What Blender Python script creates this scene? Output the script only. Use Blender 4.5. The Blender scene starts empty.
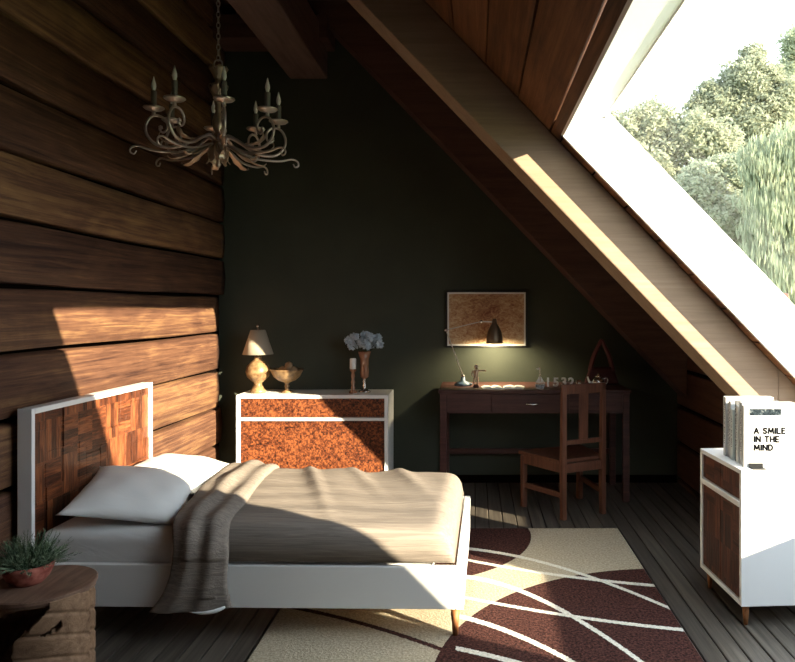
import bpy, bmesh, math, random
from mathutils import Vector, Matrix
random.seed(7)
S = bpy.context.scene
COL = S.collection
PI = math.pi
H = 1.35          # eye height
F = 700.0         # focal length in pixels of the 795 wide frame
SL = 1.04         # roof drop per metre
CR = 2.5576       # roof inner plane : x + z/SL = CR
CO = 2.848        # roof outer plane
LWX = -1.92       # face of the plank wall
BWY = 5.42        # back wall

# ------------------------------------------------------------------ helpers
def link(o, parent=None):
    COL.objects.link(o)
    if parent: o.parent = parent
    return o

def obj(name, bm, mat, parent=None, smooth=False, loc=None, rot=None, fix=True):
    if fix: bmesh.ops.recalc_face_normals(bm, faces=bm.faces)
    me = bpy.data.meshes.new(name)
    bm.to_mesh(me); bm.free()
    if smooth:
        for p in me.polygons: p.use_smooth = True
    mats = mat if isinstance(mat, (list, tuple)) else [mat]
    for m in mats: me.materials.append(m)
    o = bpy.data.objects.new(name, me)
    if loc: o.location = loc
    if rot: o.rotation_euler = rot
    return link(o, parent)

def tag(o, label=None, cat=None, group=None, kind=None):
    if label: o['label'] = label
    if cat: o['category'] = cat
    if group: o['group'] = group
    if kind: o['kind'] = kind
    return o

def thing(name, label, cat, loc=(0, 0, 0), rotz=0, group=None):
    o = bpy.data.objects.new(name, None)
    o.empty_display_size = 0.1
    o.location = loc; o.rotation_euler = (0, 0, rotz)
    link(o)
    return tag(o, label, cat, group)

def struct(name, bm, m, parent=None, smooth=False):
    o = obj(name, bm, m, parent, smooth)
    if not parent: o['kind'] = 'structure'
    return o

def copy_tree(o, parent=None):
    c = o.copy(); COL.objects.link(c); c.parent = parent
    for ch in [x for x in bpy.data.objects if x.parent == o]:
        copy_tree(ch, c)
    return c

def NB(): return bmesh.new()

def box(bm, x0, x1, y0, y1, z0, z1, bev=0.0, seg=2, mi=0):
    t = NB()
    v = [t.verts.new(p) for p in ((x0,y0,z0),(x1,y0,z0),(x1,y1,z0),(x0,y1,z0),(x0,y0,z1),(x1,y0,z1),(x1,y1,z1),(x0,y1,z1))]
    for f in ((0,3,2,1),(4,5,6,7),(0,1,5,4),(1,2,6,5),(2,3,7,6),(3,0,4,7)):
        t.faces.new([v[i] for i in f])
    if bev > 0:
        bmesh.ops.bevel(t, geom=list(t.edges), offset=bev, segments=seg, profile=0.5, affect='EDGES')
    merge(bm, t, mi=mi)

def merge(bm, t, M=None, mi=0):
    mp = {}
    for v in t.verts:
        mp[v] = bm.verts.new(M @ v.co if M else v.co)
    for f in t.faces:
        try:
            nf = bm.faces.new([mp[v] for v in f.verts]); nf.material_index = mi if mi else f.material_index; nf.smooth = f.smooth
        except ValueError: pass
    t.free()

def prism(bm, pts, y0, y1, axis='Y', bev=0.0, mi=0):
    """polygon extruded between two values along an axis; pts are the other two coordinates"""
    t = NB()
    def P(a, b, c):
        return (a, c, b) if axis == 'Y' else ((c, a, b) if axis == 'X' else (a, b, c))
    A = [t.verts.new(P(a, b, y0)) for a, b in pts]; B = [t.verts.new(P(a, b, y1)) for a, b in pts]
    n = len(pts)
    t.faces.new(A); t.faces.new(B[::-1])
    for i in range(n):
        t.faces.new((A[i], A[(i+1) % n], B[(i+1) % n], B[i]))
    if bev > 0: bmesh.ops.bevel(t, geom=list(t.edges), offset=bev, segments=2, profile=0.5, affect='EDGES')
    merge(bm, t, mi=mi)

def tube(bm, pts, r, n=8, closed=False, flat=None):
    """tube along a path, r a number or a list; flat=(a,b) squashes the section"""
    pts = [Vector(p) for p in pts]
    N = len(pts)
    rr = r if isinstance(r, (list, tuple)) else [r]*N
    rings = []
    up = None
    for i, p in enumerate(pts):
        if closed: d = pts[(i+1) % N] - pts[i-1]
        else: d = pts[min(i+1, N-1)] - pts[max(i-1, 0)]
        if d.length < 1e-9: d = Vector((0, 0, 1))
        d.normalize()
        if up is None:
            up = Vector((0, 0, 1)) if abs(d.z) < .9 else Vector((1, 0, 0))
        s = d.cross(up)
        if s.length < 1e-6: s = d.cross(Vector((0, 1, 0)))
        s.normalize(); up = s.cross(d).normalized()
        a, b = flat if flat else (1, 1)
        rings.append([bm.verts.new(p + (s*math.cos(2*PI*k/n)*a + up*math.sin(2*PI*k/n)*b)*rr[i]) for k in range(n)])
    M = N if closed else N-1
    for i in range(M):
        A, B = rings[i], rings[(i+1) % N]
        for k in range(n): bm.faces.new((A[k], A[(k+1) % n], B[(k+1) % n], B[k]))
    if not closed:
        bm.faces.new(rings[0]); bm.faces.new(rings[-1])

def smoothpath(pts, k=5):
    P = [Vector(p) for p in pts]; out = []
    for i in range(len(P)-1):
        p0 = P[max(i-1, 0)]; p1 = P[i]; p2 = P[i+1]; p3 = P[min(i+2, len(P)-1)]
        for j in range(k):
            t = j/k
            out.append(0.5*((2*p1)+(-p0+p2)*t+(2*p0-5*p1+4*p2-p3)*t*t+(-p0+3*p1-3*p2+p3)*t**3))
    out.append(P[-1]); return out

def lathe(bm, prof, n=24, c=(0, 0), wob=None):
    rings = []
    for r, z in prof:
        if r < 1e-5: rings.append([bm.verts.new((c[0], c[1], z))])
        else: rings.append([bm.verts.new((c[0]+r*math.cos(2*PI*k/n)*(wob(k/n) if wob else 1), c[1]+r*math.sin(2*PI*k/n)*(wob(k/n) if wob else 1), z)) for k in range(n)])
    for i in range(len(rings)-1):
        A, B = rings[i], rings[i+1]
        for k in range(n):
            a = [A[0]] if len(A) == 1 else [A[k], A[(k+1) % n]]
            b = [B[0]] if len(B) == 1 else [B[(k+1) % n], B[k]]
            if len(a)+len(b) >= 3: bm.faces.new(a+b)
    if len(rings[0]) > 1: bm.faces.new(rings[0])
    if len(rings[-1]) > 1: bm.faces.new(rings[-1])

def blob(bm, c, r, sub=2, amp=0.0, seed=0, sq=(1, 1, 1)):
    t = NB(); bmesh.ops.create_icosphere(t, subdivisions=sub, radius=1)
    rnd = random.Random(seed)
    ph = [rnd.uniform(0, 6) for _ in range(6)]
    for v in t.verts:
        p = v.co
        k = 1+amp*(math.sin(5*p.x+ph[0])*math.sin(5*p.y+ph[1])+.6*math.sin(9*p.z+ph[2])*math.sin(8*p.x+ph[3]))
        v.co = Vector((c[0]+p.x*r*k*sq[0], c[1]+p.y*r*k*sq[1], c[2]+p.z*r*k*sq[2]))
    merge(bm, t)

def taper(bm, p0, p1, r0, r1, n=12):
    tube(bm, [p0, p1], [r0, r1], n)

# ------------------------------------------------------------------ materials
def mat_new(name, col=(.5, .5, .5), rough=.6, metal=0.0, spec=.4):
    m = bpy.data.materials.new(name); m.use_nodes = True
    b = m.node_tree.nodes['Principled BSDF']
    b.inputs['Base Color'].default_value = (*col, 1); b.inputs['Roughness'].default_value = rough
    b.inputs['Metallic'].default_value = metal; b.inputs['Specular IOR Level'].default_value = spec
    return m

class G:
    """small node graph writer"""
    def __init__(s, m): s.nt = m.node_tree; s.b = s.nt.nodes.get('Principled BSDF')
    def n(s, t, **kw):
        q = s.nt.nodes.new(t)
        for k, v in kw.items(): setattr(q, k, v)
        return q
    def l(s, a, b): s.nt.links.new(a, b)
    def put(s, inp, v):
        if hasattr(v, 'node'): s.l(v, inp)
        else: inp.default_value = v
    def math(s, op, a, b=0.0, c=0.0):
        q = s.n('ShaderNodeMath', operation=op)
        s.put(q.inputs[0], a); s.put(q.inputs[1], b); s.put(q.inputs[2], c)
        return q.outputs[0]
    def co(s, which='Object'): return s.n('ShaderNodeTexCoord').outputs[which]
    def xyz(s, v):
        q = s.n('ShaderNodeSeparateXYZ'); s.l(v, q.inputs[0]); return q.outputs
    def comb(s, x, y, z):
        q = s.n('ShaderNodeCombineXYZ'); s.put(q.inputs[0], x); s.put(q.inputs[1], y); s.put(q.inputs[2], z); return q.outputs[0]
    def mapping(s, v, scale=(1, 1, 1), rot=(0, 0, 0), loc=(0, 0, 0)):
        q = s.n('ShaderNodeMapping'); s.l(v, q.inputs[0])
        q.inputs['Scale'].default_value = scale; q.inputs['Rotation'].default_value = rot; q.inputs['Location'].default_value = loc
        return q.outputs[0]
    def noise(s, v, scale=5, detail=6, rough=.6, dist=0.0):
        q = s.n('ShaderNodeTexNoise'); s.put(q.inputs['Vector'], v)
        q.inputs['Scale'].default_value = scale; q.inputs['Detail'].default_value = detail
        q.inputs['Roughness'].default_value = rough; q.inputs['Distortion'].default_value = dist
        return q.outputs['Fac']
    def white(s, v):
        q = s.n('ShaderNodeTexWhiteNoise'); s.put(q.inputs['Vector'], v); return q.outputs['Value']
    def ramp(s, f, stops):
        q = s.n('ShaderNodeValToRGB'); s.l(f, q.inputs[0]); cr = q.color_ramp
        while len(cr.elements) < len(stops): cr.elements.new(.5)
        for e, (p, c) in zip(cr.elements, stops): e.position = p; e.color = (*c, 1)
        return q.outputs[0]
    def mix(s, f, a, b, blend='MIX'):
        q = s.n('ShaderNodeMix', data_type='RGBA', blend_type=blend)
        s.put(q.inputs[0], f)
        for i, v in ((6, a), (7, b)):
            if isinstance(v, tuple): v = (*v, 1) if len(v) == 3 else v
            s.put(q.inputs[i], v)
        return q.outputs[2]
    def col(s, v): s.l(v, s.b.inputs['Base Color'])
    def bump(s, h, strength=.3, dist=.01):
        q = s.n('ShaderNodeBump'); s.l(h, q.inputs['Height'])
        q.inputs['Strength'].default_value = strength; q.inputs['Distance'].default_value = dist
        s.l(q.outputs[0], s.b.inputs['Normal'])

def wood(name, dark, mid, light, grain='Y', fine=26, along=1.3, rough=.55, cell=None, cellaxis='Z', celloff=0.0, bump=.35, var=.5, spec=.3, knots=True):
    m = mat_new(name, mid, rough, spec=spec); g = G(m)
    v = g.co(); x, y, z = g.xyz(v)
    off = 0.0
    if cell:
        a = {'X': x, 'Y': y, 'Z': z}[cellaxis]
        idx = g.math('FLOOR', g.math('DIVIDE', g.math('SUBTRACT', a, celloff), cell))
        rnd = g.white(g.comb(idx, idx, 3.3))
        off = g.math('MULTIPLY', rnd, 37.0)
    else: rnd = None
    ins = {'X': (x, y, z), 'Y': (y, x, z), 'Z': (z, x, y)}[grain]
    vv = g.comb(g.math('ADD', g.math('MULTIPLY', ins[0], along), off), g.math('MULTIPLY', ins[1], fine), g.math('MULTIPLY', ins[2], fine))
    n1 = g.noise(vv, 1.0, 10, .74, .5)
    v2 = g.comb(g.math('ADD', g.math('MULTIPLY', ins[0], along*1.4), off), g.math('MULTIPLY', ins[1], 5.0), g.math('MULTIPLY', ins[2], 5.0))
    n2 = g.noise(v2, 1.0, 4, .5, 1.5)
    f = g.math('ADD', g.math('MULTIPLY', n1, .75), g.math('MULTIPLY', n2, .25))
    if rnd is not None: f = g.math('ADD', f, g.math('MULTIPLY', g.math('SUBTRACT', rnd, .5), .16*var))
    c = g.ramp(f, [(.33, dark), (.5, mid), (.68, light)])
    g.col(c); g.bump(n1, bump, .006)
    return m

def parquet(name, dark, mid, light, ax=('Y', 'Z'), cell=.07, fine=70, rough=.45):
    """blocks of wood with the grain turned at random"""
    m = mat_new(name, mid, rough, spec=.35); g = G(m)
    v = g.co(); d = dict(zip('XYZ', g.xyz(v)))
    a, b = d[ax[0]], d[ax[1]]
    ia = g.math('FLOOR', g.math('DIVIDE', a, cell*1.0)); ib = g.math('FLOOR', g.math('DIVIDE', b, cell*1.45))
    r1 = g.white(g.comb(ia, ib, 1.0)); r2 = g.white(g.comb(ia, ib, 8.0))
    sub = g.math('FLOOR', g.math('DIVIDE', g.math('ADD', a, g.math('MULTIPLY', r1, .3)), cell*.31))
    subb = g.math('FLOOR', g.math('DIVIDE', g.math('ADD', b, g.math('MULTIPLY', r2, .3)), cell*.31))
    o = g.math('MULTIPLY', r1, 20.0)
    nv = g.noise(g.comb(g.math('ADD', g.math('MULTIPLY', a, fine), o), g.math('MULTIPLY', b, fine*.12), o), 1, 6, .6, .5)
    nh = g.noise(g.comb(g.math('ADD', g.math('MULTIPLY', a, fine*.12), o), g.math('MULTIPLY', b, fine), o), 1, 6, .6, .5)
    sel = g.math('GREATER_THAN', r2, .62)
    n = g.math('ADD', g.math('MULTIPLY', nv, g.math('SUBTRACT', 1.0, sel)), g.math('MULTIPLY', nh, sel))
    sv = g.white(g.comb(sub, ib, 2.0)); sh = g.white(g.comb(subb, ia, 5.0))
    sr = g.math('ADD', g.math('MULTIPLY', sv, g.math('SUBTRACT', 1.0, sel)), g.math('MULTIPLY', sh, sel))
    f = g.math('ADD', g.math('MULTIPLY', n, .75), g.math('MULTIPLY', sr, .28))
    c = g.ramp(f, [(.33, dark), (.52, mid), (.72, light)])
    g.col(c); g.bump(f, .5, .006)
    return m

M = {}
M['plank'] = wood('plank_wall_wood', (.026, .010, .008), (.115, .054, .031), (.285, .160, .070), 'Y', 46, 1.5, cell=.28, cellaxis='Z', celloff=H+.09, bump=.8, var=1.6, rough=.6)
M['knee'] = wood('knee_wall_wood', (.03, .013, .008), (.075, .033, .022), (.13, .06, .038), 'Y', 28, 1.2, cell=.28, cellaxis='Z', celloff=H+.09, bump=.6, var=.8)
M['roof'] = wood('roof_board_wood', (.05, .02, .01), (.17, .07, .03), (.30, .135, .06), 'Y', 30, 1.3, cell=.165, cellaxis='X', celloff=.385, bump=.5, var=1.6, rough=.5)
M['beam'] = wood('beam_wood', (.24, .165, .11), (.31, .215, .145), (.38, .27, .185), 'X', 26, 1.0, bump=.12, rough=.7)
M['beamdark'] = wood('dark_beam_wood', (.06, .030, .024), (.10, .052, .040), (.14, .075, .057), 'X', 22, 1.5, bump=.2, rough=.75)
M['beamy'] = wood('ridge_beam_wood', (.09, .056, .048), (.14, .088, .075), (.19, .12, .10), 'Y', 22, 1.5, bump=.2, rough=.75)
M['gap'] = mat_new('dark_gap', (.006, .004, .003), 1.0, spec=.0)
M['white'] = mat_new('white_lacquer', (.84, .84, .82), .35, spec=.5)
M['whitepaint'] = mat_new('white_window_paint', (.9, .9, .89), .5)
M['walnut_leg'] = wood('walnut_leg_wood', (.16, .06, .02), (.30, .12, .045), (.42, .2, .08), 'Z', 60, 6, bump=.1)
M['desk'] = wood('desk_wood', (.03, .012, .011), (.065, .027, .023), (.11, .048, .038), 'X', 40, 2, bump=.2, rough=.45)
M['chair'] = wood('chair_wood', (.055, .022, .014), (.115, .046, .027), (.18, .078, .046), 'Z', 40, 2.5, bump=.2, rough=.45)
M['headpanel'] = parquet('headboard_parquet', (.028, .009, .005), (.11, .033, .014), (.30, .10, .036), ('Y', 'Z'), .12, 90)
M['cabpanel'] = parquet('cabinet_parquet', (.02, .007, .005), (.07, .022, .013), (.14, .048, .028), ('Y', 'Z'), .10, 70)

def burl(name):
    m = mat_new(name, (.4, .15, .05), .45); g = G(m); v = g.co()
    x, y, z = g.xyz(v)
    cell = .012
    r = g.white(g.comb(g.math('FLOOR', g.math('DIVIDE', x, cell)), 0.0, g.math('FLOOR', g.math('DIVIDE', z, cell))))
    n = g.noise(v, 55, 5, .7, 1.0); n2 = g.noise(v, 9, 3, .5, .5)
    f = g.math('ADD', g.math('ADD', g.math('MULTIPLY', n, .82), g.math('MULTIPLY', r, .14)), g.math('MULTIPLY', n2, .15))
    g.col(g.ramp(f, [(.42, (.012, .003, .002)), (.53, (.09, .023, .009)), (.66, (.26, .082, .027))]))
    g.bump(f, .3, .004); return m
M['burl'] = burl('dresser_burl')

def floor_mat():
    m = mat_new('floor_boards', (.1, .09, .08), .42, spec=.45); g = G(m)
    v = g.co(); x, y, z = g.xyz(v)
    idx = g.math('FLOOR', g.math('DIVIDE', x, .088))
    r = g.white(g.comb(idx, 2.0, 1.0))
    n = g.noise(g.comb(g.math('MULTIPLY', x, 45.0), g.math('ADD', g.math('MULTIPLY', y, 1.6), g.math('MULTIPLY', r, 30.0)), 0.0), 1, 7, .65, .4)
    f = g.math('ADD', n, g.math('MULTIPLY', g.math('SUBTRACT', r, .5), .12))
    g.col(g.ramp(f, [(.3, (.036, .030, .025)), (.5, (.085, .073, .059)), (.72, (.155, .135, .108))]))
    g.bump(n, .3, .004); return m
M['floor'] = floor_mat()

def green_wall():
    m = mat_new('dark_green_wall', (.05, .06, .045), .8); g = G(m); v = g.co()
    n = g.noise(v, 2.2, 5, .6); n2 = g.noise(v, 60, 3, .6)
    g.col(g.ramp(n, [(.3, (.034, .041, .030)), (.7, (.047, .054, .038))]))
    g.bump(n2, .15, .003); return m
M['green'] = green_wall()

def linen(name, a, b, stripes=True, axis=1):
    m = mat_new(name, a, .9, spec=.15); g = G(m); v = g.co()
    sc = [3.0, 3.0, 3.0]; sc[0] = 4; sc[1] = 70; sc[2] = 70
    n = g.noise(g.mapping(v, tuple(sc)), 1, 5, .6, .8)
    w = g.noise(v, 420, 2, .5)
    g.col(g.mix(g.ramp(n, [(.35, (0, 0, 0)), (.68, (1, 1, 1))]), a, b))
    h = g.math('ADD', n, g.math('MULTIPLY', w, .25)) if stripes else w
    g.bump(h, .55 if stripes else .15, .008); return m
M['linen'] = linen('beige_grey_linen', (.195, .166, .142), (.285, .245, .208))
def cotton():
    m = mat_new('white_cotton', (.84, .85, .84), .9, spec=.1); g = G(m); v = g.co()
    g.bump(g.noise(g.mapping(v, (5, 14, 14)), 1, 3, .5, 1.2), .22, .02); return m
M['cotton'] = cotton()
M['brass'] = mat_new('aged_brass', (.42, .33, .25), .33, .65)
M['iron'] = mat_new('pewter_metal', (.50, .44, .40), .28, .65)
M['chrome'] = mat_new('chrome', (.7, .7, .7), .2, 1.0)
M['candle'] = mat_new('candle_sleeve', (.16, .15, .14), .6)
M['wax'] = mat_new('white_wax', (.75, .74, .70), .6)
M['bulb'] = mat_new('clear_flame_bulb', (.85, .86, .88), .08, spec=.9)
M['ceramic_tan'] = mat_new('mottled_tan_ceramic', (.4, .26, .12), .35)
g = G(M['ceramic_tan']); g.col(g.ramp(g.noise(g.co(), 26, 4, .6), [(.35, (.12, .065, .03)), (.62, (.30, .19, .09))]))
M['shade'] = mat_new('cream_shade_cloth', (.40, .34, .26), .85)
M['lampblue'] = mat_new('blue_painted_metal', (.10, .16, .22), .4)
M['lampgrey'] = mat_new('grey_painted_metal', (.5, .5, .48), .4, .3)
M['bronze'] = mat_new('bronze_shade_metal', (.20, .15, .10), .4, .7)
M['shadein'] = mat_new('white_shade_lining', (.85, .8, .7), .6)
M['black'] = mat_new('black_satin', (.012, .012, .012), .4)
M['ink'] = mat_new('printed_ink', (.008, .008, .009), .95, spec=.0)
M['paper'] = mat_new('book_paper', (.80, .80, .76), .85)
M['amber'] = mat_new('smoky_amber_glass', (.30, .14, .08), .12, .0, .9)
M['silver'] = mat_new('silver_metal', (.62, .60, .57), .25, 1.0)
M['petal'] = mat_new('blue_white_petals', (.55, .64, .72), .8)
M['stem'] = mat_new('dark_stem', (.05, .07, .035), .8)
M['fruit'] = mat_new('brown_dried_fruit', (.34, .22, .12), .8)
M['terracotta'] = mat_new('terracotta', (.33, .085, .06), .8)
g = G(M['terracotta']); g.col(g.ramp(g.noise(g.co(), 30, 5, .6), [(.4, (.22, .05, .035)), (.65, (.45, .15, .11))]))
M['soil'] = mat_new('soil', (.03, .02, .015), .95)
M['grass'] = mat_new('needle_leaf', (.10, .17, .09), .7)
g = G(M['grass']); g.col(g.ramp(g.noise(g.co(), 40, 2, .5), [(.4, (.05, .10, .05)), (.62, (.26, .35, .22))]))
M['figwood'] = mat_new('pale_figure_wood', (.50, .36, .26), .6)
M['redbag'] = mat_new('dark_red_leather', (.11, .028, .030), .55)
M['stump'] = wood('stump_wood', (.10, .055, .03), (.24, .145, .085), (.36, .235, .145), 'X', 26, 6, bump=.8, rough=.75)
M['stumptop'] = wood('stump_top_wood', (.09, .05, .035), (.19, .115, .08), (.29, .19, .13), 'Y', 34, 4, bump=.4, rough=.6)

def glass_mat():
    m = bpy.data.materials.new('window_glass'); m.use_nodes = True; nt = m.node_tree; nt.nodes.clear()
    o = nt.nodes.new('ShaderNodeOutputMaterial'); t = nt.nodes.new('ShaderNodeBsdfTransparent'); gl = nt.nodes.new('ShaderNodeBsdfGlossy')
    t.inputs[0].default_value = (.98, .985, .985, 1); gl.inputs['Roughness'].default_value = .02
    x = nt.nodes.new('ShaderNodeMixShader'); x.inputs[0].default_value = .03
    nt.links.new(t.outputs[0], x.inputs[1]); nt.links.new(gl.outputs[0], x.inputs[2]); nt.links.new(x.outputs[0], o.inputs[0])
    return m
M['glass'] = glass_mat()

# ------------------------------------------------------------------ room shell
bm = NB()
w = .088
x = -2.112
while x < 2.3:
    box(bm, x+.0025, x+w-.0025, -.7, 5.6, -.03, 0, .003, 1); x += w
floor = struct('floor', bm, M['floor'])
bm = NB(); box(bm, -2.2, 2.5, -.8, 5.7, -.12, -.031); struct('floor_underlay', bm, M['gap'])

GP = [(-2.1, -.1), (2.35, -.1), (2.35, .30), (2.70-3.7/1.04, 3.7), (-2.1, 3.7)]
GP[3] = (2.68-3.7/SL, 3.7)
bm = NB(); prism(bm, GP, BWY, BWY+.15); struct('wall_back', bm, M['green'])
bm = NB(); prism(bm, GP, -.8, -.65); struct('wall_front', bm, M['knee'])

# plank wall on the left : one structure, rough boards with dark gaps
rnd = random.Random(3)
bm = NB()
zz = H+.09-.28*6
k = 0
while zz < 3.75:
    z0 = zz+.0085; z1 = zz+.28-.0085
    far = BWY-.01-(.10+rnd.uniform(-.05, .05) if zz < 1.2 else .02)
    ny = 60
    rows = []
    prof = [(-.03, 0), (.022, .012), (.030, .045), (.033, .5), (.028, .95), (.020, .985), (-.03, 1.0)]
    a1, a2, a3 = rnd.uniform(0, 6), rnd.uniform(0, 6), rnd.uniform(0, 6)
    t = NB()
    for i in range(ny+1):
        y = -.64+(far+.64)*i/ny
        e = 0
        if i == ny: e = 1
        row = []
        for d, s in prof:
            wv = .004*math.sin(y*2.1+a1)+.0025*math.sin(y*6+a2)
            zc = z0+(z1-z0)*s + (.0035*math.sin(y*3.1+a3) if s in (0, 1.0, .012, .985) else 0)
            row.append(t.verts.new((LWX-.033+d*(1-.5*e)+wv*(d > 0), y+(.03*math.sin(s*PI+a1*.0) if e else 0), zc)))
        rows.append(row)
    for i in range(ny):
        for j in range(len(prof)-1):
            f = t.faces.new((rows[i][j], rows[i+1][j], rows[i+1][j+1], rows[i][j+1])); f.smooth = True
    t.faces.new(rows[-1])
    merge(bm, t); zz += .28
struct('wall_left', bm, M['plank'])
bm = NB(); box(bm, -2.15, LWX-.064, -.75, BWY, -.1, 3.9); struct('wall_left_backing', bm, M['gap'])

# knee wall on the right : X=1.56 in the far bay, X=2.1 in the window bay
bm = NB()
zz = H+.09-.28*6
while zz < 1.3:
    z0, z1 = max(zz+.012, 0), zz+.268
    if z1 > 0:
        box(bm, 1.56, 1.62, 3.60, BWY-.005, z0, z1, .012, 2)
        if z1 < .56: box(bm, 2.10, 2.16, -.64, 3.62, z0, z1, .012, 2)
    zz += .28
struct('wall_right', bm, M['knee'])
bm = NB(); box(bm, 1.59, 1.75, 3.6, BWY, -.1, 1.02); box(bm, 2.13, 2.3, -.7, 3.6, -.1, .50); prism(bm, [(1.6, -.1), (2.25, -.1), (2.25, .30), (1.6, .96)], 3.625, 3.75)
struct('wall_right_backing', bm, M['gap'])

# sloped roof with boards inside
def rz(x, c=CR): return (c-x)*SL
YW0, YW1 = 1.26, 3.465
XT, XB = .4374, 2.04
bm = NB()
def slab(x0, x1, y0, y1, inner=CR+.03, outer=CO):
    prism(bm, [(x0, rz(x0, inner)), (x1, rz(x1, inner)), (x1+.12, rz(x1+.12, outer)), (x0+.12, rz(x0+.12, outer))], y0, y1)
slab(-1.15, XT-.10, -.75, 5.6)
slab(XT-.2, 2.35, YW1+.005, 5.6); slab(XT-.2, 2.35, -.75, YW0-.005)
slab(XB+.03, 2.35, YW0-.02, YW1+.02)
struct('roof_slab', bm, M['gap'])
bm = NB()
xb = .385+.0
edges = [XT-.002, .385]
while edges[-1] > -1.1: edges.append(edges[-1]-.165)
def board(x1, x0, y0, y1):
    g_ = .004
    a, b = x0+g_, x1-g_
    prism(bm, [(a, rz(a)), (b, rz(b)), (b+.028, rz(b)+.028), (a+.028, rz(a)+.028)], y0, y1, bev=.001)
for i in range(len(edges)-1): board(edges[i], edges[i+1], -.64, BWY-.005)
e2 = [XT]
while e2[-1] < 2.0: e2.append(e2[-1]+.165)
for i in range(len(e2)-1):
    board(e2[i+1], e2[i], YW1+.01, BWY-.005); board(e2[i+1], e2[i], -.64, YW0-.01)
struct('ceiling_boards', bm, M['roof'])
bm = NB(); box(bm, -2.1, -.85, -.75, 5.6, 3.6, 3.72)
struct('ceiling', bm, M['beamdark'])
bm = NB(); box(bm, -2.3, -.5, -.8, 5.7, 3.73, 3.9); struct('roof_ridge', bm, M['gap'])

# window reveal
CI = CR-.004
XTO, ZTO = .639, 2.298
bm = NB()
zt, zb = rz(XT, CI), rz(XB, CI)
zbo = rz(XB+.30, CO)
th = .03
# far and near cheeks
for y0, y1 in ((YW1, YW1+.028), (YW0-.028, YW0)):
    prism(bm, [(XT, zt), (XB, zb), (XB+.30, zbo+.02), (XTO, ZTO)], y0, y1)
# head and sill
prism(bm, [(XT, zt), (XTO, ZTO), (XTO-.02, ZTO+.04), (XT-.02, zt+.03)], YW0-.02, YW1+.02)
prism(bm, [(XB, zb), (XB+.30, zbo+.02), (XB+.30, zbo-.02), (XB, zb-.03)], YW0-.02, YW1+.02)
win = struct('window_1', bm, M['whitepaint'])
# thin outer sash and its pane
bm = NB()
n = Vector((1.04, 0, 1)).normalized()
def sash(xa, xb, y0, y1, t0=.0, t1=.03):
    c = CO
    P = [(xa+n.x*t0, rz(xa, c)+n.z*t0), (xb+n.x*t0, rz(xb, c)+n.z*t0), (xb+n.x*t1, rz(xb, c)+n.z*t1), (xa+n.x*t1, rz(xa, c)+n.z*t1)]
    prism(bm, P, y0, y1)
sash(XTO-.02, XTO+.005, YW0, YW1); sash(XB+.24, XB+.30, YW0, YW1); sash(XTO-.02, XB+.3, YW1-.005, YW1+.04); sash(XTO-.02, XB+.3, YW0-.04, YW0+.005)
obj('window_sash', bm, M['whitepaint'], win)
bm = NB()
v = [bm.verts.new(p) for p in ((XTO, YW0, rz(XTO, CO)+.012), (XB+.27, YW0, rz(XB+.27, CO)+.012), (XB+.27, YW1, rz(XB+.27, CO)+.012), (XTO, YW1, rz(XTO, CO)+.012))]
bm.faces.new(v)
obj('window_pane', bm, M['glass'], win)

# rafters, tie beam, long beam
def rafter(name, y0, y1, m, c=2.222, top=3.6, bot=0.0, xr=1.559):
    bm = NB()
    xt = c-top/SL
    pts = [(xt, top), (CR-top/SL-.001, top), (xr, rz(xr)-.001), (xr, rz(xr, c))]
    prism(bm, pts, y0, y1, bev=.007)
    return struct(name, bm, m)
r1 = rafter('trim_1', 3.59, 3.87, M['beam'])
# near rafter continues into the window bay down to its own knee wall
bm = NB(); prism(bm, [(1.559, rz(1.559, 2.222)), (1.559, rz(1.559)-.001), (2.09, rz(2.09)-.001), (2.09, .135)], 3.59, 3.622); struct('trim_2', bm, M['beam'])
rafter('trim_3', 5.14, 5.40, M['beamdark'])
bm = NB(); box(bm, LWX-.05, -1.08, 5.12, 5.41, 3.33, 3.50, .006); struct('trim_4', bm, M['beamdark'])
bm = NB(); box(bm, -1.43, -1.14, -.64, 5.415, 3.12, 3.45, .01); struct('trim_5', bm, M['beamy'])
# skirting of the back wall
bm = NB(); box(bm, LWX, 1.56, BWY-.015, BWY, 0, .06, .003); struct('baseboard_back', bm, M['gap'])

# ------------------------------------------------------------------ outside
bm = NB(); box(bm, -60, 90, -40, 120, -3.3, -3.2)
gm = mat_new('lawn', (.12, .18, .06), .9); g = G(gm); g.col(g.ramp(g.noise(g.co(), .8, 5), [(.3, (.08, .13, .04)), (.7, (.2, .25, .1))]))
struct('ground', bm, gm)

def leafmat(name, a, b):
    m = mat_new(name, a, .8, spec=.05); g = G(m)
    tr = g.n('ShaderNodeBsdfTranslucent'); tr.inputs[0].default_value = (*b, 1); mx = g.n('ShaderNodeMixShader'); mx.inputs[0].default_value = .45
    g.l(g.b.outputs[0], mx.inputs[1]); g.l(tr.outputs[0], mx.inputs[2]); g.l(mx.outputs[0], g.nt.nodes['Material Output'].inputs[0])
    n = g.noise(g.co(), .9, 4, .6); n2 = g.noise(g.co(), 7, 2, .5)
    f = g.math('ADD', g.math('MULTIPLY', n, .5), g.math('MULTIPLY', n2, .5))
    g.col(g.ramp(f, [(.36, a), (.64, b)])); return m
LM = [leafmat('leaf_olive', (.22, .25, .17), (.36, .38, .28)), leafmat('leaf_pale', (.26, .30, .21), (.41, .44, .33)), leafmat('leaf_deep', (.22, .26, .18), (.38, .42, .29))]  # leaf colours lightened to stand in for haze over the trees
M['bark'] = mat_new('bark', (.16, .13, .10), .9)
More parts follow.
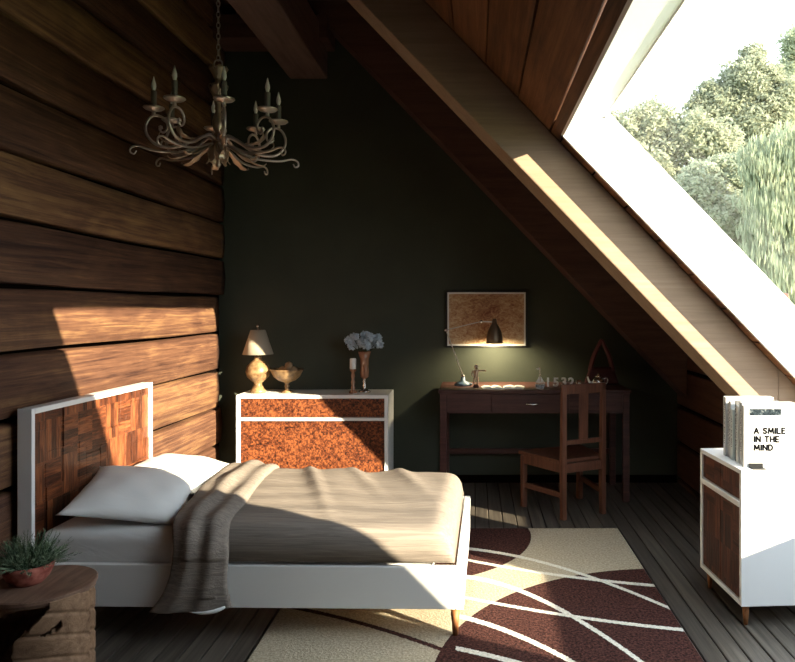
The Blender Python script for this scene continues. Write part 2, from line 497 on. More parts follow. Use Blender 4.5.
def tree(name, label, cat, x, y, top, blobs, lm, seed, nleaf=9000, ls=.13, willow=False, group=None):
    rnd = random.Random(seed)
    t = thing(name, label, cat, (x, y, -3.2), 0, group)
    bm = NB()
    tops = top+3.2
    tube(bm, smoothpath([(0, 0, 0), (.1, .05, tops*.3), (-.05, 0, tops*.6), (0, 0, tops*.85)]), [.28-.2*i/15 for i in range(16)], 10)
    for b in blobs[:5]:
        tube(bm, [(0, 0, tops*.45), (b[0]*.6, b[1]*.6, (tops*.45+b[2]+3.2)/2), (b[0], b[1], b[2]+3.2)], [.12, .07, .03], 6)
    obj('trunk', bm, M['bark'], t, True)
    bm = NB()
    for i, b in enumerate(blobs): blob(bm, (b[0], b[1], b[2]+3.2), b[3]*.72, 3, .13, seed+i)
    tot = sum(b[3]**2 for b in blobs)
    for b in blobs:
        for q in range(int(nleaf*b[3]**2/tot)):
            d = Vector((rnd.gauss(0, 1), rnd.gauss(0, 1), rnd.gauss(0, 1))).normalized()
            if d.y > .55: continue
            lump = 1+.13*math.sin(6*d.x+seed)*math.sin(6*d.z+2*b[0])+.08*math.sin(13*d.z+9*d.x)
            p = Vector((b[0], b[1], b[2]+3.2))+d*b[3]*lump*rnd.uniform(.70, 1.10)
            s = ls*rnd.uniform(.5, 1.2)
            a = Vector((rnd.uniform(-1, 1), rnd.uniform(-1, 1), rnd.uniform(-1, .4))).normalized()
            c = a.cross(d+Vector((rnd.uniform(-.6, .6), rnd.uniform(-.6, .6), rnd.uniform(-.3, .8)))).normalized()
            if willow: a = Vector((rnd.uniform(-.15, .15), rnd.uniform(-.15, .15), -1)); a *= 2.6
            vs = [bm.verts.new(p-a*s), bm.verts.new(p+c*s*.45), bm.verts.new(p+a*s), bm.verts.new(p-c*s*.45)]
            bm.faces.new(vs)
    obj('crown', bm, lm, t, fix=False)
    return t
def atd(u, v, Y): return ((u-475)/F*Y, Y, H+(308-v)/F*Y)
def crown(Y, lst):
    """blobs given by image place and radius in metres, at distance Y"""
    return [((u-475)/F*(Y+dy), Y+dy, H+(308-v)/F*(Y+dy), r) for u, v, r, dy in lst]
TR = [
 ('broadleaf_tree', 'round olive green tree behind the far window frame, lowest of the group', 20, [(622, 128, .5, 0), (650, 128, .75, .3), (690, 140, .8, 0), (650, 165, .9, .3), (715, 185, 1.0, 0), (670, 205, 1.0, .5), (712, 150, .8, 0)], LM[0], False),
 ('broadleaf_tree', 'tall olive tree with a broken top in the middle of the window view', 23, [(710, 95, .5, 0), (745, 85, .9, 0), (752, 58, .45, .2), (720, 115, .8, 0), (775, 105, .9, 0), (752, 130, 1.1, 0), (700, 110, .5, 0), (770, 80, .5, 0)], LM[0], False),
 ('broadleaf_tree', 'pale green leafy tree low in the window view beside the frame', 17, [(705, 185, .6, 0), (735, 180, .6, 0), (690, 200, .5, .2), (725, 215, .75, 0), (755, 240, .7, 0)], LM[1], False),
 ('willow_tree', 'weeping tree with hanging grey green strands at the right of the window', 15, [(765, 165, .55, 0), (795, 160, .7, 0), (780, 210, .8, 0), (815, 215, .9, 0), (790, 270, .9, 0), (770, 240, .6, 0), (830, 290, 1.0, 0)], LM[2], True),
 ('broadleaf_tree', 'highest dark tree top cut off by the right edge of the view', 28, [(800, 45, .8, 0), (790, 75, .7, 0), (815, 100, 1.1, 0), (800, 130, 1.1, 0), (850, 90, 1.6, 0)], LM[2], False),
 ('broadleaf_tree', 'broad tree mass right of the view behind the weeping tree', 36, [(850, 180, 2.6, 0), (900, 230, 3, 0), (800, 200, 2.2, 0), (850, 280, 3, 0)], LM[0], False),
]
for i, (nm, lb, Y, bl, lm, wl) in enumerate(TR):
    B = crown(Y, bl)
    cx = sum(b[0] for b in B)/len(B)
    B = [(b[0]-cx, b[1]-Y, b[2], b[3]) for b in B]
    tree(nm, lb, 'tree', cx, Y, max(b[2] for b in B), B, lm, 11+i*5, nleaf=(26000 if wl else 30000) if i < 5 else 6000, ls=.05 if wl else (.06 if Y < 18 else .08), willow=wl)

# ------------------------------------------------------------------ rug
def rug_mat():
    m = mat_new('patterned_rug', (.5, .4, .3), .95, spec=.1); g = G(m)
    v = g.co(); x, y, z = g.xyz(v)
    # slightly ragged edges from pile
    nz = g.noise(v, 140, 2, .6)
    jit = g.math('MULTIPLY', g.math('SUBTRACT', nz, .5), .012)
    x = g.math('ADD', x, jit); y = g.math('ADD', y, jit)
    def disc(cx, cy, r):
        dx = g.math('SUBTRACT', x, cx); dy = g.math('SUBTRACT', y, cy)
        d = g.math('SQRT', g.math('ADD', g.math('MULTIPLY', dx, dx), g.math('MULTIPLY', dy, dy)))
        return g.math('LESS_THAN', d, r)
    def line(pts, wd, x0=-.9, x1=1.0):
        # least squares parabola through the points
        n_ = len(pts); Sx = [sum(p[0]**k for p in pts) for k in range(5)]; T = [sum(p[1]*p[0]**k for p in pts) for k in range(3)]
        A = Matrix(((Sx[0], Sx[1], Sx[2]), (Sx[1], Sx[2], Sx[3]), (Sx[2], Sx[3], Sx[4])))
        if n_ < 3: b_ = (pts[1][1]-pts[0][1])/(pts[1][0]-pts[0][0]); a, b, c = pts[0][1]-b_*pts[0][0], b_, -.25
        else: a, b, c = A.inverted() @ Vector(T)
        q = g.math('ADD', g.math('MULTIPLY', g.math('ADD', g.math('MULTIPLY', x, c), b), x), a)
        d = g.math('ABSOLUTE', g.math('SUBTRACT', y, q))
        # width across the slope
        return g.math('LESS_THAN', d, wd)
    dark = g.math('MAXIMUM', disc(-.45, 4.15, .78), disc(.95, 2.48, 1.115))
    lines = [line([(-.028, 3.889), (.216, 3.78), (.476, 3.58), (.682, 3.363), (.869, 3.119)], .020),
             line([(-.026, 3.706), (.266, 3.58), (.444, 3.494), (.636, 3.424), (.865, 3.381)], .017),
             line([(-.025, 3.487), (.19, 3.316), (.40, 3.078), (.535, 2.881), (.604, 2.669)], .026),
             line([(-.023, 3.225), (.144, 3.15), (.372, 3.062), (.555, 2.99), (.864, 2.912)], .015),
             line([(-.0215, 3.014), (.148, 2.881), (.341, 2.685), (.5, 2.46)], .022),
             line([(-.02, 2.73), (.09, 2.677), (.4, 2.5)], .018)]
    lf = lines[0]
    for q in lines[1:]: lf = g.math('MAXIMUM', lf, q)
    # a thin brown line on the pale field beside the bed foot
    bl = line([(-.5, 2.98), (-.3, 2.86), (-.1, 2.72)], .016)
    n = g.noise(v, 90, 3, .7)
    cream = g.ramp(n, [(.35, (.36, .30, .21)), (.65, (.60, .52, .38))])
    brown = g.ramp(n, [(.38, (.016, .008, .007)), (.62, (.105, .042, .034))])
    white = g.ramp(n, [(.35, (.62, .58, .48)), (.6, (.85, .82, .72))])
    c = g.mix(dark, cream, brown)
    lf = g.math('MULTIPLY', lf, g.math('GREATER_THAN', x, -.075))
    bl2 = g.math('MULTIPLY', bl, g.math('LESS_THAN', x, -.06))
    c = g.mix(bl2, c, brown)
    c = g.mix(lf, c, white)
    g.col(c); g.bump(n, .8, .01); return m
bm = NB(); box(bm, -.865, .868, 1.75, 4.257, 0.0, .012, .004)
tag(obj('rug', bm, rug_mat()), 'brown and cream rug with thin white arcs lying beside and under the bed', 'rug')
RZ = .0125

# ------------------------------------------------------------------ bed
BX, BY, BR = -1.888, 2.865, math.radians(-1.1)
bed = thing('bed', 'white lacquered bed with dark parquet headboard against the plank wall', 'bed', (BX, BY, 0), BR)
W_, L_ = 1.08, 1.842
bm = NB()
hb0, hb1, hz0, hz1 = .02, 1.06, .10, .934
# frame of the headboard : posts and rails around the panel, slightly tilted back none
box(bm, 0, .062, hb0, hb0+.022, hz0, hz1, .003); box(bm, 0, .062, hb1-.022, hb1, hz0, hz1, .003)
box(bm, 0, .062, hb0+.021, hb1-.021, hz1-.024, hz1, .003); box(bm, 0, .062, hb0+.034, hb1-.034, hz0, hz0+.06, .003)
hd = obj('headboard', bm, M['white'], bed)
bm = NB(); box(bm, .01, .045, hb0+.021, hb1-.021, hz0+.06, hz1-.024)
# raised rectangular blocks of the parquet
rnd = random.Random(12)
y = hb0+.023
while y < hb1-.03:
    wd = rnd.choice((.06, .09, .12)); wd = min(wd, hb1-.023-y); z = hz0+.062
    while z < hz1-.04:
        hh = rnd.choice((.10, .15, .22)); hh = min(hh, hz1-.025-z)
        box(bm, .044, .047+rnd.uniform(0, .006), y+.0006, y+wd-.0006, z+.0006, z+hh-.0006, .0008, 1); z += hh
    y += wd
obj('headboard_panel', bm, M['headpanel'], hd)
for nm, y0, y1 in (('side_rail', 0, .028), ('side_rail', W_-.028, W_)):
    bm = NB(); box(bm, .062, L_-.033, y0, y1, .13, .302, .003); obj(nm, bm, M['white'], bed)
bm = NB(); box(bm, L_-.032, L_, 0, W_, .13, .302, .003); obj('foot_rail', bm, M['white'], bed)
for lx, ly in ((.10, .05), (.10, W_-.06), (L_-.035, .035), (L_-.035, W_-.04)):
    bm = NB(); taper(bm, (lx, ly, RZ if lx > 1 else 0.001), (lx, ly, .131), .011, .021, 14); obj('leg', bm, M['walnut_leg'], bed, True)
bm = NB()
for i in range(9):
    box(bm, .15+i*.2, .22+i*.2, .03, W_-.03, .17, .19)
obj('slat_base', bm, M['walnut_leg'], bed)

def bedspace(name, label, cat, bm, m, smooth=True, group=None):
    o = obj(name, bm, m, None, smooth); o.location = (BX, BY, 0); o.rotation_euler = (0, 0, BR)
    return tag(o, label, cat, group)

# mattress
bm = NB(); box(bm, .066, L_-.13, .040, W_-.040, .192, .422, .05, 5)
bedspace('mattress', 'white sheeted mattress lying in the bed frame', 'mattress', bm, M['cotton'])

# comforter : grid surface
def sheet_grid(nx, ny, fn):
    bm = NB(); R = [[bm.verts.new(fn(i/nx, j/ny)) for j in range(ny+1)] for i in range(nx+1)]
    for i in range(nx):
        for j in range(ny): bm.faces.new((R[i][j], R[i+1][j], R[i+1][j+1], R[i][j+1]))
    return bm
def solid(o, th, off=-1, sub=0):
    md = o.modifiers.new('thickness', 'SOLIDIFY'); md.thickness = th; md.offset = off
    if sub: s = o.modifiers.new('smooth', 'SUBSURF'); s.levels = sub; s.render_levels = sub
def cf(a, b):
    lx = .70+a*(L_-.036-.70); ly = .004+b*(W_-.008)
    # dome towards the rails and the foot
    e = 1-abs(2*b-1)
    ed = min(1, e/.20); ed = (max(0, 1-(1-ed)**2.6))**.36
    fe = min(1, (1-a)/.10); fe = math.sqrt(max(0, 1-(1-fe)**2.4))
    base = .318; top = .462+.008*math.sin(a*5+1)
    z = base+(top-base)*ed*fe
    wr = 0
    wr += .006*math.sin(17*lx+9*ly+1.4*math.sin(4*ly))*b
    wr += .004*math.sin(29*lx+19*ly+2*math.sin(3*lx))*b*b
    wr += .004*math.sin(31*ly-3*lx+2*math.sin(4*lx))*(1-b)
    wr += .022*math.exp(-(((lx-1.0)+.35*(ly-.9))/.035)**2)*b
    wr += .020*math.exp(-(((lx-1.25)+.45*(ly-.9))/.04)**2)*b*b
    wr += .017*math.exp(-(((lx-1.5)+.4*(ly-.9))/.04)**2)*b*b
    z += wr*ed*fe
    ly2 = ly; 
    if e < .06: z -= .0
    lx2 = lx
    return (lx2, ly2, z)
bm = sheet_grid(90, 80, cf)
comf = o = bedspace('comforter', 'rumpled beige grey linen comforter folded back and hanging over the near bed rail', 'comforter', bm, M['linen']); solid(o, .012, -1)
# turned back band hanging over the side
ST = [(.50, .77, 1.075, .33), (.505, .78, 1.055, .43), (.51, .79, .98, .475), (.525, .80, .75, .475), (.55, .82, .5, .475), (.59, .85, .28, .475), (.62, .87, .12, .470),
      (.645, .885, .03, .452), (.66, .89, -.018, .41), (.665, .895, -.034, .34), (.665, .90, -.040, .27), (.635, .905, -.042, .20), (.575, .91, -.044, .130)]
def bandpt(a, b):
    t = a*(len(ST)-1); i = min(int(t), len(ST)-2); f = t-i
    def sp(k):
        p0 = ST[max(i-1, 0)][k]; p1 = ST[i][k]; p2 = ST[i+1][k]; p3 = ST[min(i+2, len(ST)-1)][k]
        return .5*((2*p1)+(-p0+p2)*f+(2*p0-5*p1+4*p2-p3)*f*f+(-p0+3*p1-3*p2+p3)*f**3)
    xl, xr, y, z = sp(0), sp(1), sp(2), sp(3)
    # outward normal of the draped path in y,z
    t2 = min(1, a+.01); t1 = max(0, a-.01)
    def yz(q):
        q *= (len(ST)-1); j = min(int(q), len(ST)-2); w = q-j
        return (ST[j][2]*(1-w)+ST[j+1][2]*w, ST[j][3]*(1-w)+ST[j+1][3]*w)
    A, B = yz(t1), yz(t2); dy, dz = B[0]-A[0], B[1]-A[1]; l = math.hypot(dy, dz) or 1
    ny, nz = dz/l, -dy/l
    if nz < 0 and a < .6: ny, nz = -ny, -nz
    s = math.sin(PI*min(1, max(0, b)))
    hump = .034*max(0, s)**.4
    hump += .010*math.sin(14*b+5*a)*s + .005*math.sin(40*a+6*b)*s
    if a > .75: hump *= .62
    x = xl+(xr-xl)*b + .006*math.sin(20*a)
    zz_ = z+nz*hump
    if a > .93: zz_ += .022*b*b
    return (x, y+ny*hump, zz_)
bm = sheet_grid(110, 30, bandpt)
o = obj('folded_end', bm, M['linen'], comf, True); o['label'] = 'folded back end hanging over the near rail'; solid(o, .016, -1)
bm = NB()
tube(bm, smoothpath([(.755, -.070, .142), (.81, -.074, .140), (.86, -.072, .148), (.895, -.062, .160)], 4), [.001, .002, .003, .005, .006, .007, .008, .008, .008, .008, .007, .006, .004], 8)
ln = obj('lining', bm, M['cotton'], o, True); ln['label'] = 'white lining showing at the hem'

# pillows
def pillow_bm(lw, ll, th, seed):
    rnd = random.Random(seed); n = 36; bm = NB(); top = []; bot = []
    p = [rnd.uniform(0, 6) for _ in range(6)]
    for i in range(n+1):
        rt, rb = [], []
        for j in range(n+1):
            a, b = 2*i/n-1, 2*j/n-1
            px = a*(1-.10*(1-b*b)*abs(a)**3); py = b*(1-.10*(1-a*a)*abs(b)**3)
            h = (max(0, 1-abs(a)**2.4)*max(0, 1-abs(b)**2.4))**.55
            wr = .05*math.sin(7*a+3*b+p[0])*math.sin(5*b+p[1])*h + .03*math.sin(14*b+4*a+p[2])*h*abs(a)
            zt = th*(h+wr*1.4); zb = -th*.55*h
            rt.append(bm.verts.new((px*lw/2, py*ll/2, zt)))
            rb.append(rt[-1] if i in (0, n) or j in (0, n) else bm.verts.new((px*lw/2, py*ll/2, zb)))
        top.append(rt); bot.append(rb)
    for i in range(n):
        for j in range(n):
            bm.faces.new((top[i][j], top[i+1][j], top[i+1][j+1], top[i][j+1]))
            bm.faces.new((bot[i][j], bot[i][j+1], bot[i+1][j+1], bot[i+1][j]))
    return bm
for (lx, ly, z, rx, ry, rzz, sd, lb) in ((.318, .80, .482, math.radians(1), math.radians(7), math.radians(-3), 4, 'white pillow farther from the camera, partly in sunlight'),
                                     (.345, .32, .505, math.radians(9), math.radians(9), math.radians(13), 9, 'white pillow in shade lying nearest the camera')):
    bm = pillow_bm(.48, .54, .075, sd)
    o = obj('pillow', bm, M['cotton'], None, True)
    Mx = Matrix.Translation((BX, BY, 0)) @ Matrix.Rotation(BR, 4, 'Z') @ Matrix.Translation((lx, ly, z)) @ Matrix.Rotation(rzz, 4, 'Z') @ Matrix.Rotation(ry, 4, 'Y') @ Matrix.Rotation(rx, 4, 'X')
    o.matrix_world = Mx
    tag(o, lb, 'pillow', 'pillows on the bed')

# ------------------------------------------------------------------ dresser
DX0, DX1, DY0, DY1, DZ = -1.724, -.628, 5.05, 5.40, .722
dr = thing('dresser', 'white framed dresser with mottled orange wood fronts against the green wall', 'dresser', (DX0, DY0, 0))
dw, dd = DX1-DX0, DY1-DY0
bm = NB()
box(bm, 0, .026, 0, dd, .11, DZ, .002); box(bm, dw-.026, dw, 0, dd, .11, DZ, .002)
box(bm, .026, dw-.026, 0, dd, DZ-.026, DZ, .002); box(bm, .026, dw-.026, 0, dd, .11, .136, .002)
box(bm, .026, dw-.026, .06, dd, .136, DZ-.026); box(bm, .026, dw-.026, 0, .07, .535, .557, .001)
obj('body', bm, M['white'], dr)
bm = NB(); box(bm, .030, dw-.030, .012, .06, .561, DZ-.030, .002); obj('drawer', bm, M['burl'], dr)
bm = NB(); box(bm, .030, dw-.030, .012, .06, .140, .531, .002); obj('door', bm, M['burl'], dr)
for lx in (.06, dw-.06):
    for ly in (.05, dd-.05):
        bm = NB(); taper(bm, (lx, ly, 0.001), (lx, ly, .111), .010, .018, 12); obj('leg', bm, M['walnut_leg'], dr, True)

PX = 5.2/F
# table lamp
def px2x(u, Y): return (u-475)/F*Y
lp = thing('table_lamp', 'table lamp with round tan ceramic base and cream shade on the dresser', 'lamp', (px2x(258, 5.2), 5.2, DZ))
bm = NB(); lathe(bm, [(0, 0), (.058, 0), (.060, .012), (.045, .03), (.030, .055), (.028, .072), (.048, .088), (.078, .118), (.090, .155), (.080, .195), (.052, .228), (.030, .245), (.025, .262), (.028, .27), (0, .27)], 28)
obj('base', bm, M['ceramic_tan'], lp, True)
bm = NB(); tube(bm, [(0, 0, .265), (0, 0, .485)], .006, 8); obj('stem', bm, M['brass'], lp, True)
bm = NB(); lathe(bm, [(.112, .285), (.054, .465), (.050, .465), (.107, .285)], 32); bm.faces.ensure_lookup_table()
obj('lamp_shade', bm, M['shade'], lp, True)
bm = NB(); blob(bm, (0, 0, .493), .013); obj('finial', bm, M['silver'], lp, True)

# compote bowl and fruit
cb = thing('compote_bowl', 'tan stemmed bowl standing right of the table lamp on the dresser', 'bowl', (px2x(287, 5.2), 5.2, DZ))
bm = NB(); lathe(bm, [(0, 0), (.045, 0), (.045, .008), (.018, .018), (.012, .035), (.020, .048), (.012, .06), (.018, .075), (.06, .09), (.095, .12), (.118, .165), (.124, .172), (.118, .176), (.09, .140), (.05, .112), (0, .10)], 32, wob=lambda t: 1+.02*math.cos(2*PI*t*9))
obj('bowl', bm, M['ceramic_tan'], cb, True)
for i, (x, y, z, r) in enumerate(((0, 0, .15, .036), (.045, .01, .165, .030), (-.04, .015, .162, .032), (.01, -.035, .168, .028), (.015, .045, .165, .03), (.015, .0, .2, .030))):
    bm = NB(); blob(bm, (0, 0, 0), r, 2, .12, i)
    o = obj('dried_fruit', bm, M['fruit'], None, True, loc=(cb.location.x+x, 5.2+y, DZ+z))
    tag(o, ['brown dried fruit at the bottom of the heap in the stemmed bowl', 'brown dried fruit on the right side of the stemmed bowl', 'brown dried fruit on the left side of the stemmed bowl', 'brown dried fruit at the front of the stemmed bowl', 'brown dried fruit at the back of the stemmed bowl', 'brown dried fruit on top of the heap in the stemmed bowl'][i], 'fruit', 'dried fruit in the stemmed bowl')
# candle holder
ch = thing('candlestick', 'turned dark candlestick holding a short white candle, left of the vase', 'candlestick', (px2x(353, 5.18), 5.18, DZ))
bm = NB(); lathe(bm, [(0, 0), (.03, 0), (.03, .01), (.012, .022), (.018, .04), (.010, .055), (.017, .08), (.009, .1), (.016, .125), (.010, .15), (.024, .165), (.026, .175), (0, .175)], 20); obj('holder', bm, M['amber'], ch, True)
cd = NB(); lathe(cd, [(0, 0), (.023, 0), (.024, .01), (.023, .075), (.018, .08), (0, .076)], 20)
ca = obj('pillar_candle', cd, M['wax'], None, True, loc=(px2x(353, 5.18), 5.18, DZ+.176)); tag(ca, 'short white candle standing on the turned candlestick', 'candle')
bm = NB(); tube(bm, [(0, 0, .075), (.001, 0, .09)], .0015, 6); obj('wick', bm, M['black'], ca)
# vase with flowers
vx = px2x(364.5, 5.22)
va = thing('vase', 'tall trumpet vase of smoky amber glass on a silver stem on the dresser', 'vase', (vx, 5.22, DZ))
bm = NB(); lathe(bm, [(.012, .10), (.03, .115), (.034, .15), (.030, .19), (.034, .25), (.050, .305), (.047, .305), (.030, .25), (.027, .19), (.03, .15), (0, .12)], 28); obj('bowl', bm, M['amber'], va, True)
bm = NB(); lathe(bm, [(0, 0), (.045, 0), (.046, .01), (.02, .022), (.010, .035), (.019, .05), (.009, .065), (.016, .08), (.010, .095), (.014, .105), (0, .108)], 24); obj('foot', bm, M['silver'], va, True)
fl = [(-.115, 0, .385), (-.07, -.03, .41), (-.06, .03, .36), (-.01, -.04, .375), (0, .02, .425), (.045, -.03, .41), (.095, .0, .40), (.11, -.02, .36), (.06, .03, .365), (-.1, .02, .35), (.03, -.05, .35)]
fw = thing('flower_bouquet', 'bunch of pale blue white ruffled blooms in the trumpet vase', 'flowers', (vx, 5.22, DZ))
for i, (x, y, z) in enumerate(fl):
    bm = NB(); rnd = random.Random(i)
    for q in range(60):
        d = Vector((rnd.gauss(0, 1), rnd.gauss(0, 1), rnd.gauss(0, 1))).normalized()
        c = Vector((x, y, z))+d*.030*rnd.uniform(.6, 1.1)
        a = d.cross(Vector((rnd.random(), rnd.random(), rnd.random()))).normalized(); b = (d*.6+a.cross(d)).normalized()
        s = .014
        vs = [bm.verts.new(c+a*s*math.cos(t*PI/3)+b*s*math.sin(t*PI/3)+d*.006*math.cos(t*PI)) for t in range(6)]
        bm.faces.new(vs)
    blob(bm, (x, y, z), .024, 1)
    bl = obj('bloom', bm, M['petal'], fw, fix=False)
    bm = NB(); tube(bm, smoothpath([(x*.12, y*.1, .17), (x*.3, y*.3, .29), (x, y, z-.02)], 4), .0022, 5); obj('stem', bm, M['stem'], bl)

# ------------------------------------------------------------------ picture
pc = thing('framed_picture', 'black framed brown abstract print hanging above the desk', 'picture', (px2x(486.5, 5.40), BWY-.001, 1.265))
pw, ph = .315, .219
bm = NB()
for a in ((-pw, pw, ph-.013, ph), (-pw, pw, -ph, -ph+.013), (-pw, -pw+.013, -ph+.013, ph-.013), (pw-.013, pw, -ph+.013, ph-.013)): box(bm, a[0], a[1], -.028, 0, a[2], a[3], .002)
obj('frame', bm, M['black'], pc)
bm = NB(); box(bm, -pw+.013, pw-.013, -.012, -.004, -ph+.013, ph-.013); obj('mat_board', bm, M['paper'], pc)
pm = mat_new('brown_print', (.4, .25, .12), .7); g = G(pm)
v = g.co(); n1 = g.noise(g.mapping(v, (22, 1, 34), (0, .5, 0)), 1, 6, .7, 1.5); x, y, z = g.xyz(v)
rad = g.math('SQRT', g.math('ADD', g.math('POWER', g.math('DIVIDE', x, .26), 2.0), g.math('POWER', g.math('DIVIDE', g.math('SUBTRACT', z, .06), .2), 2.0)))
f = g.math('ADD', g.math('MULTIPLY', n1, .9), g.math('MULTIPLY', rad, .14))
g.col(g.ramp(f, [(.38, (.20, .07, .03)), (.56, (.45, .26, .13)), (.72, (.62, .48, .30))]))
bm = NB(); box(bm, -pw+.026, pw-.026, -.014, -.0125, -ph+.026, ph-.026); obj('print', bm, pm, pc)

# ------------------------------------------------------------------ desk
KX0, KX1, KY0, KY1, KZ = -.243, 1.074, 4.86, 5.385, .782
dk = thing('desk', 'dark reddish wood writing desk with one drawer against the green wall', 'desk', (KX0, KY0, 0))
kw, kd = KX1-KX0, KY1-KY0
bm = NB(); box(bm, -.01, kw+.01, -.012, kd, KZ-.024, KZ, .004); obj('desk_top', bm, M['desk'], dk)
bm = NB(); box(bm, .03, kw-.03, .012, .03, KZ-.165, KZ-.024); box(bm, .03, kw-.03, kd-.03, kd-.012, KZ-.165, KZ-.024)
box(bm, .012, .03, .03, kd-.03, KZ-.165, KZ-.024); box(bm, kw-.03, kw-.012, .03, kd-.03, KZ-.165, KZ-.024); obj('apron', bm, M['desk'], dk)
bm = NB(); box(bm, .36, .90, .004, .014, KZ-.155, KZ-.034, .002); dw_ = obj('drawer', bm, M['desk'], dk)
hx = px2x(532, KY0)-KX0
bm = NB(); tube(bm, smoothpath([(hx-.04, .004, KZ-.098), (hx-.038, -.014, KZ-.098), (hx, -.018, KZ-.100), (hx+.038, -.014, KZ-.098), (hx+.04, .004, KZ-.098)], 3), .006, 8)
h = obj('handle', bm, M['silver'], dw_, True); h['label'] = 'pale metal drawer handle'
for lx in (.0, kw-.045):
    for ly in (.0, kd-.045):
        bm = NB(); box(bm, lx, lx+.045, ly, ly+.045, 0.001, KZ-.024, .003); obj('leg', bm, M['desk'], dk)
bm = NB(); box(bm, .045, kw-.045, kd-.034, kd-.014, .235, .275, .002); obj('stretcher', bm, M['desk'], dk)

# desk lamp
LY = 5.18
dl = thing('desk_lamp', 'jointed grey desk lamp with a lit bronze shade, left end of the desk', 'lamp', (px2x(463, LY-.05), LY-.05, KZ))
def lampP(u, v, Y): return Vector(((u-475)/F*Y, Y, H+(308-v)/F*Y))-dl.location
bm = NB(); lathe(bm, [(0, 0), (.062, 0), (.064, .008), (.05, .022), (.018, .035), (.014, .07), (0, .072)], 24); b = obj('base', bm, M['lampblue'], dl, True)
bm = NB(); tube(bm, [(0, 0, .022), (.065, -.03, .012)], [.016, .008], 8); obj('clamp', bm, M['lampblue'], b, True)
pA = Vector((0, 0, .07)); pB = lampP(446, 330, LY-.03); pC = lampP(481, 321.5, LY); pD = lampP(494, 322, LY)
bm = NB(); 
for o_ in (-.008, .008): tube(bm, [pA+Vector((0, o_, 0)), pB+Vector((0, o_, 0))], .004, 6)
obj('lower_arm', bm, M['lampgrey'], dl, True)
bm = NB()
for o_ in (-.008, .008): tube(bm, [pB+Vector((0, o_, 0)), pC+Vector((0, o_, 0))], .0035, 6)
tube(bm, [pC, pD], .005, 6); obj('upper_arm', bm, M['lampgrey'], dl, True)
for p in (pA, pB, pC):
    bm = NB(); tube(bm, [p+Vector((0, -.016, 0)), p+Vector((0, .016, 0))], .012, 12); obj('joint', bm, M['chrome'], dl, True)
sx, sz = pD.x+.004, pD.z
bm = NB(); prof = [(.012, .025), (.016, .01), (.018, -.01), (.034, -.035), (.052, -.075), (.060, -.125), (.062, -.160)]
t = NB(); lathe(t, prof+[(r-.003, z) for r, z in prof[::-1]], 28); merge(bm, t, Matrix.Translation((sx, pD.y, sz)))
sh = obj('lamp_shade', bm, M['bronze'], dl, True)
bm = NB(); t = NB(); lathe(t, [(.018, -.03), (.048, -.080), (.0565, -.158), (.0555, -.158), (.046, -.080), (.016, -.034)], 28); merge(bm, t, Matrix.Translation((sx, pD.y, sz))); obj('lining', bm, M['shadein'], sh, True)
em = mat_new('glowing_bulb', (1, .9, .7), .5); em.node_tree.nodes['Principled BSDF'].inputs['Emission Color'].default_value = (1, .78, .45, 1); em.node_tree.nodes['Principled BSDF'].inputs['Emission Strength'].default_value = 45
bm = NB(); blob(bm, (sx, pD.y, sz-.128), .024, 2); o = obj('bulb', bm, em, sh, True); o['label'] = 'glowing warm bulb'
ld = bpy.data.lights.new('desk_lamp_light', 'SPOT'); ld.energy = 20; ld.color = (1, .82, .50); ld.shadow_soft_size = .02; ld.spot_size = math.radians(155); ld.spot_blend = .6
lo = bpy.data.objects.new('desk_lamp_light', ld); lo.location = (dl.location.x+sx, LY, KZ+sz-.16); lo.rotation_euler = Vector((0, .5, -.87)).to_track_quat('-Z', 'Y').to_euler(); link(lo)

# wooden figure
def desk_at(u, Y): return px2x(u, Y)
fg = bpy.data.objects
fx = desk_at(476, 5.0)
bm = NB()
tube(bm, smoothpath([(0, 0, .045), (0, 0, .07), (0, 0, .095), (0, 0, .108)], 3), [.011, .013, .015, .016, .017, .018, .019, .014, .008, .007], 10)
blob(bm, (.002, 0, .124), .017, 2, 0, 0, (.9, .9, 1.1))
for s in (-1, 1): tube(bm, smoothpath([(s*.009, 0, .05), (s*.013, -.002, .028), (s*.012, 0, .006), (s*.012, -.012, .004)], 3), [.009, .0085, .008, .0075, .007, .006, .0055, .006, .006, .005], 8)
tube(bm, smoothpath([(.016, 0, .098), (.04, -.004, .1), (.072, -.008, .099)], 3), [.007, .0068, .006, .0055, .005, .005, .005], 8)
tube(bm, smoothpath([(-.016, 0, .098), (-.028, -.004, .078), (-.022, -.01, .055)], 3), [.007, .0068, .006, .0055, .005, .005, .005], 8)
o = obj('wooden_figure', bm, M['figwood'], None, True, loc=(fx, 5.0, KZ+.022)); tag(o, 'small pale jointed wooden figure pointing right beside the desk lamp', 'figurine')
bm = NB(); lathe(bm, [(0, -.022), (.022, -.022), (.022, -.012), (.018, -.006), (.010, .002), (0, .002)], 18); obj('base', bm, M['desk'], o, True)

# open notebooks / papers on the desk
def booklet(u0, u1, Y, label, tilt):
    x0, x1 = desk_at(u0, Y), desk_at(u1, Y)
    w = (x1-x0)/2
    t = thing('open_notebook', label, 'notebook', ((x0+x1)/2, Y, KZ), tilt)
    for s in (-1, 1):
        bm = NB()
        prof = [(0, .006), (s*w*.3, .014), (s*w*.7, .012), (s*w, .004), (s*w, .001), (0, .001)]
        prism(bm, prof, -.07, .07); obj('pages', bm, M['paper'], t)
    bm = NB(); box(bm, -w-.004, w+.004, -.073, .073, .0002, .001); obj('cover', bm, M['black'], t)
booklet(482, 502, 4.96, 'open white notebook in front of the wooden figure', .1)
booklet(503, 524, 4.97, 'open white notebook right of the wooden figure notebook', -.12)

